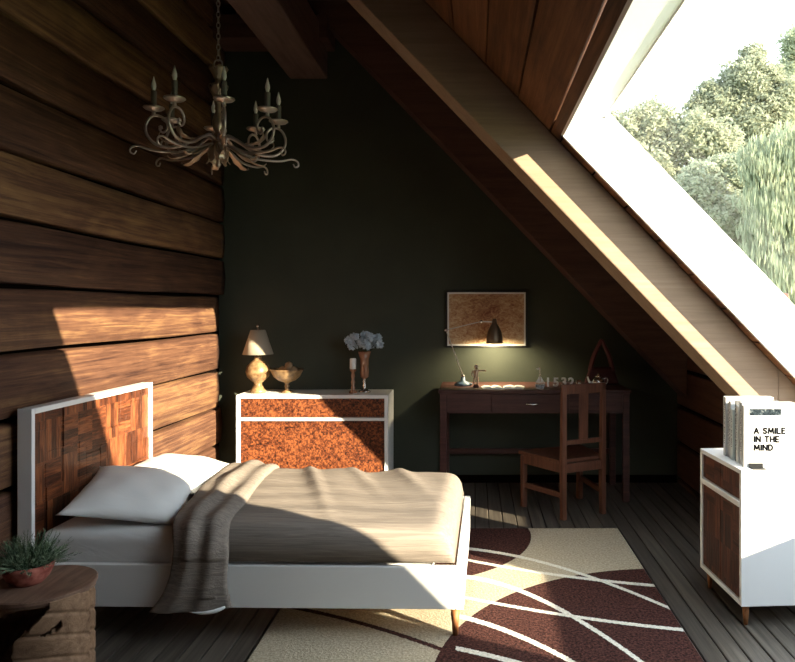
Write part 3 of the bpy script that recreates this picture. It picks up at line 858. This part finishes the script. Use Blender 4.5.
# little sail boat ornament
bx = desk_at(540, 4.98)
bt = thing('boat_ornament', 'little white sail boat ornament on the desk left of the white digits', 'ornament', (bx, 4.98, KZ))
bm = NB(); prism(bm, [(-.028, .0), (.028, .0), (.040, .026), (-.038, .026)], -.014, .014, bev=.003); obj('hull', bm, M['silver'], bt)
bm = NB(); tube(bm, [(0, 0, .02), (0, 0, .145)], .002, 6); obj('mast', bm, M['silver'], bt)
bm = NB(); prism(bm, [(-.032, .035), (-.003, .035), (-.003, .088)], -.0015, .0015); obj('sail', bm, M['paper'], bt)
bm = NB(); prism(bm, [(.003, .035), (.036, .035), (.003, .085)], -.0015, .0015); obj('sail', bm, M['paper'], bt)
bm = NB(); prism(bm, [(0, .125), (-.03, .135), (0, .145)], -.001, .001); obj('flag', bm, M['paper'], bt)

def text_bm(s, size, depth, font=None):
    cu = bpy.data.curves.new('lettering', 'FONT'); cu.body = s; cu.size = size; cu.extrude = depth; cu.offset = size*.030; cu.space_character = 1.08
    o = bpy.data.objects.new('lettering', cu); link(o)
    bpy.context.view_layer.update()
    dg = bpy.context.evaluated_depsgraph_get()
    me = bpy.data.meshes.new_from_object(o.evaluated_get(dg))
    bm = NB(); bm.from_mesh(me); bpy.data.objects.remove(o)
    return bm
lab = {'1': 'white standing number 1 on the desk, first in the row of digits', '5': 'white standing number 5 on the desk', '3': 'white standing number 3 on the desk', '2': 'white standing number 2 on the desk, last in the row of digits'}
for ch_, u in (('1', 548), ('5', 556), ('3', 564), ('2', 571)):
    bm = text_bm(ch_, .088, .006)
    cx = sum(v.co.x for v in bm.verts)/len(bm.verts)
    for v in bm.verts: v.co.x -= cx
    z0 = min(v.co.z if False else v.co.y for v in bm.verts)
    for v in bm.verts: v.co.y -= z0
    o = obj('number_ornament', bm, M['paper'], None, loc=(desk_at(u, 5.05), 5.05, KZ+.001), rot=(PI/2, 0, 0), fix=False)
    tag(o, lab[ch_], 'ornament', 'row of white digits on the desk')
# glass tumbler and tea pot
gx = desk_at(579, 5.0)
bm = NB(); lathe(bm, [(0, 0), (.018, 0), (.021, .05), (.019, .05), (.016, .005), (0, .005)], 20)
tag(obj('tumbler', bm, M['silver'], None, True, loc=(gx, 5.02, KZ)), 'small shiny tumbler right of the white digits on the desk', 'cup')
tx = desk_at(598, 4.98)
tp = thing('teapot', 'small silver teapot with white rim, in front of the dark red bag', 'teapot', (tx, 4.98, KZ))
bm = NB(); lathe(bm, [(0, 0), (.025, 0), (.028, .006), (.042, .028), (.045, .048), (.034, .070), (.022, .078), (.0, .080)], 24); obj('body', bm, M['silver'], tp, True)
bm = NB(); lathe(bm, [(.022, .078), (.018, .088), (.004, .092), (.006, .10), (0, .104)], 20); obj('lid', bm, M['silver'], tp, True)
bm = NB(); tube(bm, smoothpath([(-.036, 0, .03), (-.062, 0, .045), (-.075, 0, .08)], 3), [.012, .011, .010, .008, .007, .006, .005], 8); obj('spout', bm, M['paper'], tp, True)
bm = NB(); tube(bm, smoothpath([(.036, 0, .065), (.065, 0, .07), (.068, 0, .04), (.04, 0, .022)], 4), .004, 6); obj('handle', bm, M['silver'], tp, True)
# bag
gx = desk_at(601, 5.22)
bg = thing('handbag', 'dark red bag with tall pointed handles standing at the right end of desk', 'bag', (gx, 5.2, KZ))
bm = NB(); t = NB(); box(t, -.13, .13, -.05, .05, 0.001, .13, .025, 4)
for v in t.verts: v.co.x *= 1-.35*(v.co.z/.13); v.co.y *= 1-.45*(v.co.z/.13)
merge(bm, t); obj('body', bm, M['redbag'], bg, True)
for s in (-1, 1):
    bm = NB(); tube(bm, smoothpath([(-.085, s*.03, .10), (-.06, s*.028, .2), (-.02, s*.015, .29), (0, s*.01, .325), (.02, s*.015, .29), (.06, s*.028, .2), (.085, s*.03, .10)], 4), .013, 8); obj('handle', bm, M['redbag'], bg, True)

# ------------------------------------------------------------------ chair
CXY = (.562, 4.46)
fdir = Vector((-.44, .90)).normalized()
ang = math.atan2(fdir.y, fdir.x)-PI/2      # local +Y is forward
chr_ = thing('desk_chair', 'dark reddish wooden chair with a slatted back pulled up to the desk', 'chair', (CXY[0], CXY[1], 0), ang)
cw, cd_ = .305, .37
SPL = .075      # the seat widens to the front
SH = .372
# local origin : rear left leg ; x right, y forward
def rail(bm, x0, x1, y0, y1, z0, z1): box(bm, x0, x1, y0, y1, z0, z1, .004)
for lx in (0, cw):
    bm = NB(); P = [(0, 0.001), (.02, SH), (-.045, .86), (-.08, .86), (-.022, SH), (-.04, 0.001)]
    # side view profile (y,z) extruded across x
    prism(bm, [(-.020, .001), (.016, .001), (.020, SH*.9), (.016, SH+.05), (.006, .862), (-.018, .862), (-.018, SH+.03), (-.016, SH*.8)], lx-.016, lx+.016, axis='X', bev=.003)
    obj('back_post', bm, M['chair'], chr_)
for lx in (-SPL, cw+SPL):
    bm = NB(); box(bm, lx-.018, lx+.018, cd_-.018, cd_+.018, .001, SH-.02, .004); obj('leg', bm, M['chair'], chr_)
def quad(bm, P, z0, z1): prism(bm, P, z0, z1, axis='Z', bev=.003)
bm = NB(); quad(bm, [(-.014, .016), (.012, .016), (-SPL+.012, cd_-.016), (-SPL-.014, cd_-.016)], SH-.075, SH-.016)
quad(bm, [(cw+.014, .016), (cw-.012, .016), (cw+SPL-.012, cd_-.016), (cw+SPL+.014, cd_-.016)], SH-.075, SH-.016)
rail(bm, .016, cw-.016, -.012, .012, SH-.075, SH-.016); rail(bm, -SPL+.016, cw+SPL-.016, cd_-.012, cd_+.012, SH-.075, SH-.016); obj('seat_frame', bm, M['chair'], chr_)
bm = NB(); quad(bm, [(-.022, .020), (cw+.022, .020), (cw+SPL+.026, cd_+.03), (-SPL-.026, cd_+.03)], SH-.016, SH+.006); obj('seat', bm, M['chair'], chr_)
def backy(z): return .0-(z-SH)/(.86-SH)*.008
def slat(x0, x1, z0, z1, th=.018, x0b=None, x1b=None):
    bm = NB(); t = NB()
    x0b = x0 if x0b is None else x0b; x1b = x1 if x1b is None else x1b
    vs = []
    for (xa, xb, z) in ((x0b, x1b, z0), (x0, x1, z1)):
        y = backy(z)
        vs.append([t.verts.new((xa, y-th/2, z)), t.verts.new((xb, y-th/2, z)), t.verts.new((xb, y+th/2, z)), t.verts.new((xa, y+th/2, z))])
    a, b = vs
    t.faces.new(a); t.faces.new(b)
    for k in range(4): t.faces.new((a[k], a[(k+1) % 4], b[(k+1) % 4], b[k]))
    bmesh.ops.bevel(t, geom=list(t.edges), offset=.003, segments=2, affect='EDGES')
    merge(bm, t); return bm
obj('top_rail', slat(.014, cw-.014, .80, .862, .022), M['chair'], chr_)
obj('back_rail', slat(.014, cw-.014, .475, .505), M['chair'], chr_)
obj('splat', slat(cw/2-.035, cw/2+.035, .50, .805, .012), M['chair'], chr_)
for lx, q in ((0, -SPL), (cw, SPL)):
    bm = NB(); quad(bm, [(lx-.010, .014), (lx+.010, .014), (lx+q+.010, cd_-.015), (lx+q-.010, cd_-.015)], .135, .17); obj('stretcher', bm, M['chair'], chr_)

# ------------------------------------------------------------------ cabinet right
QX0, QX1, QY0, QY1, QZ, QB = 1.125, 1.545, 2.95, 3.41, .667, .09
qb = thing('cabinet', 'small white cabinet with dark parquet drawer and doors under the window', 'cabinet', (QX0-.003, QY0, 0), math.radians(3.2))
qw, qd = QX1-QX0, QY1-QY0
bm = NB()
box(bm, 0, qw, 0, .02, QB, QZ, .002); box(bm, 0, qw, qd-.02, qd, QB, QZ, .002)
box(bm, 0, qw, .02, qd-.02, QZ-.02, QZ, .002); box(bm, 0, qw, .02, qd-.02, QB, QB+.02, .002)
box(bm, .03, qw, .02, qd-.02, QB+.02, QZ-.02); box(bm, -.004, .03, .018, qd-.018, .505, .53, .003)
obj('body', bm, M['white'], qb)
bm = NB(); box(bm, .006, .03, .024, qd/2-.002, .535, QZ-.024, .002); box(bm, .006, .03, qd/2+.002, qd-.024, .535, QZ-.024, .002); obj('drawer', bm, M['cabpanel'], qb)
for a, b in ((.024, qd/2-.002), (qd/2+.002, qd-.024)):
    bm = NB(); box(bm, .006, .03, a, b, QB+.024, .5, .002); obj('door', bm, M['cabpanel'], qb)
for lx in (.035, qw-.035):
    for ly in (.035, qd-.035):
        bm = NB(); taper(bm, (lx, ly, .001), (lx, ly, QB+.001), .009, .016, 12); obj('leg', bm, M['walnut_leg'], qb, True)

def spine(name, ground, ink):
    m = mat_new(name, ground, .7); g = G(m); v = g.co(); n = g.noise(g.mapping(v, (120, 120, 260)), 1, 2, .6)
    g.col(g.ramp(n, [(.47, ground), (.53, ink)])); return m
SPI = spine('spine_print_dark', (.78, .77, .72), (.05, .05, .06)); SPW = spine('spine_print_light', (.10, .10, .10), (.7, .7, .68))
STK = {'A': (.8, [[(0, 0), (.4, 1), (.8, 0)], [(.15, .33), (.65, .33)]]), 'S': (.62, [[(.6, .84), (.45, .98), (.18, .98), (.04, .80), (.12, .60), (.48, .44), (.6, .24), (.45, .02), (.15, .02), (0, .17)]]),
       'M': (.95, [[(0, 0), (.1, 1), (.475, .22), (.85, 1), (.95, 0)]]), 'I': (.06, [[(.03, 0), (.03, 1)]]), 'L': (.55, [[(0, 1), (0, 0), (.55, 0)]]),
       'E': (.55, [[(.55, 1), (0, 1), (0, 0), (.55, 0)], [(0, .5), (.48, .5)]]), 'N': (.72, [[(0, 0), (0, 1), (.72, 0), (.72, 1)]]), 'T': (.68, [[(0, 1), (.68, 1)], [(.34, 1), (.34, 0)]]),
       'H': (.68, [[(0, 0), (0, 1)], [(.68, 0), (.68, 1)], [(0, .5), (.68, .5)]]), 'D': (.7, [[(0, 0), (0, 1), (.3, 1), (.58, .86), (.7, .5), (.58, .14), (.3, 0), (0, 0)]]), ' ': (.25, [])}
def stroke_bm(text, h, w=.29):
    bm = NB(); x = 0
    for ch in text:
        wd_, strokes = STK[ch]
        for st_ in strokes:
            for (a, b) in zip(st_, st_[1:]):
                p = Vector((x+a[0], a[1])); q = Vector((x+b[0], b[1])); d = (q-p).normalized(); n_ = Vector((-d.y, d.x))*w/2
                p = p-d*w*.3; q = q+d*w*.3
                prism(bm, [tuple(c*h) for c in (p-n_, q-n_, q+n_, p+n_)], -.0005, .0005, axis='Z')
        x += wd_+.34
    return bm
# books, spines to the left, covers to the camera
COV = [mat_new('book_cloth_%s' % n_, c, .7) for n_, c in (('white', (.50, .50, .485)), ('pale_green', (.62, .68, .63)), ('ivory', (.78, .75, .66)), ('grey', (.45, .46, .45)), ('dark', (.10, .10, .10)))]
BK = [  # y0, thickness, x0, width, height, cover, label
 (3.00, .024, 1.168, .200, .268, 0, 'white book facing the camera with black A SMILE IN THE MIND title'),
 (3.028, .010, 1.172, .21, .275, 3, 'thin grey book directly behind the white titled book'),
 (3.041, .030, 1.176, .23, .283, 0, 'thick white book behind the thin grey book, taller than the titled one'),
 (3.082, .018, 1.172, .20, .262, 2, 'ivory book in the middle of the row on the cabinet'),
 (3.112, .012, 1.176, .19, .283, 4, 'thin black book in the middle of the row on the cabinet'),
 (3.136, .026, 1.170, .20, .240, 1, 'pale green book, lowest in the row on the cabinet'),
 (3.170, .022, 1.174, .20, .272, 0, 'white book between the pale green book and the thin grey one'),
 (3.200, .014, 1.176, .20, .262, 3, 'grey book second from the far end of row'),
 (3.222, .032, 1.170, .22, .285, 0, 'white book at the far end of the row on the cabinet'),
]
for i, (y0, th_, x0, wd, ht, cv, lb) in enumerate(BK):
    ht = ht-.012 if i else ht-.004
    t = thing('book', lb, 'book', (x0-.016, y0, QZ+.0005), 0, 'books standing on the white cabinet')
    c = .0022
    bm = NB(); box(bm, 0, wd, 0, c, 0, ht, .0006, 1); box(bm, 0, wd, th_-c, th_, 0, ht, .0006, 1); box(bm, 0, c, c, th_-c, 0, ht, .0006, 1)
    cover = obj('cover', bm, COV[cv], t)
    bm = NB(); box(bm, c, wd-.004, c, th_-c, .003, ht-.003); obj('pages', bm, M['paper'], t)
    if i == 0:
        for r_, s in enumerate(('A SMILE', 'IN THE', 'MIND')):
            bm = stroke_bm(s, .0225)
            o = obj('title_lettering', bm, M['ink'], cover, loc=(.045, -.0006, .145-r_*.036), rot=(PI/2, 0, 0), fix=False)
            o['label'] = 'black letters %s' % s
        bm = NB(); box(bm, .025, .160, -.0012, 0, .222, .25)
        pm2 = mat_new('cover_photo', (.1, .12, .14), .9, spec=.05); g = G(pm2); g.col(g.ramp(g.noise(g.co(), 60, 4, .7), [(.4, (.008, .012, .016)), (.58, (.04, .055, .065)), (.72, (.4, .42, .42))]))
        o = obj('cover_photo', bm, pm2, cover); o['label'] = 'dark photographic strip near the top of the cover'
    else:
        bm = NB(); box(bm, -.0006, 0, th_*.32, th_*.68, .05, ht-.03)
        obj('spine_print', bm, SPI if cv != 4 else SPW, cover)
# bookend foot
bm = NB(); box(bm, 0, .06, 0, .045, 0, .003, .001, 1); box(bm, 0, .06, .042, .045, .003, .018, .0005, 1)
t = obj('bookend', bm, M['black'], None, loc=(1.172, 2.951, QZ+.0005)); tag(t, 'flat black metal bookend foot under the white titled book', 'bookend')

# ------------------------------------------------------------------ stump table and plant
SXC, SYC, SR, SZ = -1.50, 2.42, .172, .40
st = thing('stump_table', 'round carved wood stump side table with dark hollows beside the bed', 'side table', (SXC, SYC, 0))
def inpoly(p, poly):
    r = False; n_ = len(poly)
    for i in range(n_):
        (x1, y1), (x2, y2) = poly[i], poly[i-1]
        if (y1 > p[1]) != (y2 > p[1]) and p[0] < (x2-x1)*(p[1]-y1)/(y2-y1)+x1: r = not r
    return r
def proj(x, y, z): return (475+F*x/y, 308+F*(H-z)/y)
# hollows as (arc length, height) outlines on the front of the trunk ; arc measured from the camera side
def unroll(u, v):
    best = None
    for k in range(-60, 61):
        a = -PI/2+k*PI/120
        x = SXC+SR*math.cos(a); y = SYC+SR*math.sin(a); uu = 475+F*x/y
        if best is None or abs(uu-u) < best[0]: best = (abs(uu-u), a, y)
    return (best[1], H-(v-308)*best[2]/F)
hol = [[unroll(*q) for q in [(-18, 618), (0, 617), (20, 611), (49, 601), (49, 609), (40, 619), (30, 630), (28, 634), (14, 642), (11, 650), (9, 672), (-20, 690)]],
       [unroll(*q) for q in [(38, 638), (50, 630), (62, 620), (63, 627), (56, 633), (44, 638)]]]
hol.append([(0.9, .05), (1.6, .12), (1.5, .2), (1.0, .17)])
bm = NB(); na, nz_ = 340, 150
rings = []
for j in range(nz_+1):
    z = .001+(SZ-.012)*j/nz_
    row = []
    for i in range(na):
        a = 2*PI*i/na
        s = z/SZ
        r = SR*(.93+.07*s) + .004*math.sin(a*3+z*9) - .003*max(0, math.sin(z*85+3.2*a+1.5*math.sin(2*a)))**6*1.5
        row.append(bm.verts.new((r*math.cos(a), r*math.sin(a), z)))
    rings.append(row)
for j in range(nz_):
    for i in range(na):
        a = 2*PI*(i+.5)/na; a2 = a-2*PI if a > PI else a
        z = .001+(SZ-.012)*(j+.5)/nz_
        if any(inpoly((a2, z), h_) for h_ in hol): continue
        f = bm.faces.new((rings[j][i], rings[j][(i+1) % na], rings[j+1][(i+1) % na], rings[j+1][i]))
for v in [v for v in bm.verts if not v.link_faces]: bm.verts.remove(v)
o = obj('trunk', bm, M['stump'], st, True); solid(o, .022, -1)
bm = NB(); lathe(bm, [(0, SZ-.026), (SR-.006, SZ-.026), (SR+.001, SZ-.014), (SR+.002, SZ-.003), (SR-.003, SZ), (0, SZ)], 96); o = obj('table_top', bm, M['stumptop'], st)
# pot
qx, qy = px2x(28, 2.42), 2.42
pt = thing('potted_plant', 'small needle leaved plant in a terracotta bowl on the stump table', 'plant', (qx, qy, SZ+.0005))
bm = NB(); lathe(bm, [(0, 0), (.045, 0), (.066, .022), (.080, .052), (.083, .070), (.078, .070), (.074, .055), (.05, .03), (0, .03)], 36); obj('pot', bm, M['terracotta'], pt, True)
bm = NB(); lathe(bm, [(0, .0585), (.074, .056), (.074, .05), (0, .05)], 24); obj('soil', bm, M['soil'], pt)
bm = NB(); rnd = random.Random(5)
for q in range(420):
    a = rnd.uniform(0, 2*PI); r0 = rnd.uniform(0, .06); el = rnd.uniform(.25, 1.45)
    l = rnd.uniform(.06, .125)
    p0 = Vector((r0*math.cos(a), r0*math.sin(a), .055))
    d = Vector((math.cos(a)*math.cos(el), math.sin(a)*math.cos(el), math.sin(el)))
    p1 = p0+d*l*.5; p2 = p0+d*l+Vector((0, 0, -.012*math.cos(el)))
    tube(bm, [p0, p1, p2], [.0011, .0010, .0005], 3)
    for k in range(9):
        b0 = p0.lerp(p2, .3+.7*k/9)
        dd_ = (d+Vector((rnd.uniform(-1, 1), rnd.uniform(-1, 1), rnd.uniform(-.6, 1)))).normalized()
        s_ = dd_.cross(d).normalized()*.0011
        bm.faces.new([bm.verts.new(b0-s_), bm.verts.new(b0+s_), bm.verts.new(b0+dd_*.016)])
obj('foliage', bm, M['grass'], pt, fix=False)

# ------------------------------------------------------------------ chandelier
HXc, HYc, HZc = -1.298, 3.54, H+.852
cl = thing('chandelier', 'ornate pewter chandelier with eight scrolled candle arms hanging on a chain', 'chandelier', (HXc, HYc, HZc))
bm = NB()
z = .412; k = 0
while z < 3.10-HZc:
    pts = []
    for q in range(14):
        a = 2*PI*q/14; w = .0085*math.cos(a); h_ = .017*math.sin(a)
        pts.append((w, 0, z+h_) if k % 2 == 0 else (0, w, z+h_))
    tube(bm, pts, .0022, 6, closed=True); z += .0275; k += 1
obj('chain', bm, M['iron'], cl, True)
bm = NB(); lathe(bm, [(0, 3.119-HZc), (.05, 3.119-HZc), (.048, 3.105-HZc), (.02, 3.09-HZc), (0, 3.085-HZc)], 20); obj('ceiling_rose', bm, M['iron'], cl, True)
bm = NB(); tube(bm, [(.021*math.cos(2*PI*q/18), 0, .382+.021*math.sin(2*PI*q/18)) for q in range(18)], .004, 8, closed=True); obj('ring', bm, M['iron'], cl, True)
# column with crown of leaves
bm = NB(); lathe(bm, [(0, -.02), (.022, -.02), (.03, 0), (.024, .02), (.016, .035), (.026, .055), (.030, .09), (.022, .12), (.012, .14), (.018, .155), (.013, .175), (.02, .2), (.030, .24), (.022, .28), (.012, .30), (.016, .33), (.008, .36), (0, .362)], 24); obj('column', bm, M['brass'], cl, True)
def leaf(bm, path, w0, az=0.0, bend=.3):
    P = smoothpath(path, 5); N = len(P); rows = []
    for i, p in enumerate(P):
        t = i/(N-1); w = w0*math.sin(PI*min(1, .12+t*.88))**.8*(1+.22*math.sin(t*22))
        rows.append([bm.verts.new((p.x, s*w, p.z+abs(s)*w*bend)) for s in (-1, -.5, 0, .5, 1)])
    for i in range(N-1):
        for j in range(4): bm.faces.new((rows[i][j], rows[i+1][j], rows[i+1][j+1], rows[i][j+1]))
def rotated(fn, n, ph=0):
    bm = NB()
    for i in range(n):
        t = NB(); fn(t); merge(bm, t, Matrix.Rotation(2*PI*i/n+ph, 4, 'Z'))
    return bm
o = obj('crown_leaves', rotated(lambda t: leaf(t, [(.012, 0, .30), (.03, 0, .335), (.042, 0, .355), (.036, 0, .37)], .018), 6), M['brass'], cl, True, fix=False); solid(o, .003)
o = obj('crown_leaves', rotated(lambda t: leaf(t, [(.014, 0, .20), (.032, 0, .235), (.044, 0, .265), (.034, 0, .275)], .02), 6, .5), M['brass'], cl, True, fix=False); solid(o, .003)
bm = NB(); lathe(bm, [(0, -.145), (.008, -.14), (.014, -.125), (.008, -.11), (.018, -.09), (.030, -.06), (.038, -.035), (.030, -.012), (0, -.01)], 20); obj('finial', bm, M['brass'], cl, True)
o = obj('base_leaves', rotated(lambda t: leaf(t, [(.03, 0, -.02), (.05, 0, -.06), (.045, 0, -.10), (.06, 0, -.125)], .02, bend=-.2), 6, .2), M['brass'], cl, True, fix=False); solid(o, .003)
armP = [(.025, 0, .0), (.07, 0, .012), (.13, 0, -.012), (.20, 0, -.048), (.27, 0, -.062), (.335, 0, -.052), (.38, 0, -.01), (.385, 0, .04), (.355, 0, .082), (.31, 0, .086), (.278, 0, .060), (.276, 0, .026), (.297, 0, .008), (.315, 0, .022), (.308, 0, .036)]
armP = [(x*.86, y, z) for x, y, z in armP]
def arm():
    bm = NB(); P = smoothpath(armP, 5); n_ = len(P)
    tube(bm, P, [.0085-.0035*i/n_ for i in range(n_)], 8)
    a = obj('arm', bm, M['iron'], cl, True)
    bm = NB(); P = smoothpath([(.04, 0, -.03), (.10, 0, -.05), (.17, 0, -.078), (.24, 0, -.085), (.31, 0, -.082), (.365, 0, -.068), (.395, 0, -.078), (.40, 0, -.10), (.383, 0, -.108), (.373, 0, -.092)], 4)
    tube(bm, P, [.0075-.004*i/len(P) for i in range(len(P))], 7); obj('lower_scroll', bm, M['iron'], a, True)
    bm = NB(); leaf(bm, [(.06, 0, -.035), (.12, 0, -.07), (.17, 0, -.10), (.215, 0, -.112), (.235, 0, -.10)], .018, bend=-.15)
    leaf(bm, [(.17, 0, -.035), (.23, 0, -.04), (.27, 0, -.015), (.265, 0, .012)], .014)
    o = obj('leaf', bm, M['brass'], a, True, fix=False); solid(o, .004)
    bm = NB(); blob(bm, (.266, 0, .032), .012, 1); obj('bead', bm, M['iron'], a, True)
    R = .297
    bm = NB(); lathe(bm, [(0, .090), (.010, .092), (.008, .104), (.014, .108), (.040, .116), (.050, .124), (.048, .128), (.030, .120), (0, .119)], 28, (R, 0), wob=None); obj('drip_pan', bm, M['iron'], a, True)
    bm = NB(); lathe(bm, [(0, .119), (.0135, .119), (.0135, .203), (.012, .207), (.010, .207), (0, .205)], 16, (R, 0)); c = obj('candle', bm, M['candle'], a, True)
    bm = NB(); lathe(bm, [(.006, .206), (.0085, .214), (.0125, .228), (.0115, .241), (.006, .26), (.0025, .275), (0, .28)], 16, (R, 0)); obj('bulb', bm, M['bulb'], a, True)
    return a
a0 = arm()
for k in range(8):
    a = a0 if k == 0 else copy_tree(a0, cl)
    a.rotation_euler = (0, 0, math.radians(25+45*k))

# ------------------------------------------------------------------ light
sd = Vector((-1, .738, -.363)).normalized()
sl = bpy.data.lights.new('sun', 'SUN'); sl.energy = 17.0; sl.angle = math.radians(.5); sl.color = (1, .86, .62)
so = bpy.data.objects.new('sun', sl); so.rotation_euler = sd.to_track_quat('-Z', 'Y').to_euler(); so.location = (8, -4, 6); link(so)
wd = bpy.data.worlds.new('sky'); S.world = wd; wd.use_nodes = True
nt = wd.node_tree; bg_ = nt.nodes['Background']
tc = nt.nodes.new('ShaderNodeTexCoord'); sp = nt.nodes.new('ShaderNodeSeparateXYZ'); nt.links.new(tc.outputs['Generated'], sp.inputs[0])
cr = nt.nodes.new('ShaderNodeValToRGB'); nt.links.new(sp.outputs[2], cr.inputs[0])
cr.color_ramp.elements[0].position = 0; cr.color_ramp.elements[0].color = (.84, .90, .94, 1)
cr.color_ramp.elements[1].position = .9; cr.color_ramp.elements[1].color = (.70, .82, .94, 1)
nt.links.new(cr.outputs[0], bg_.inputs[0]); bg_.inputs[1].default_value = 3.15

# ------------------------------------------------------------------ camera
cam = bpy.data.cameras.new('camera'); co_ = bpy.data.objects.new('camera', cam); link(co_)
co_.location = (0, 0, H); co_.rotation_euler = (PI/2, 0, 0)
cam.sensor_fit = 'HORIZONTAL'; cam.sensor_width = 36; cam.lens = 36*F/795
cam.shift_x = (397.5-475)/795; cam.shift_y = (308-331)/795
cam.clip_start = .05; cam.clip_end = 300
S.camera = co_
S.view_settings.view_transform = 'Standard'; S.view_settings.look = 'None'; S.view_settings.gamma = 1
S.view_settings.use_curve_mapping = False; S.view_settings.exposure = 0.6
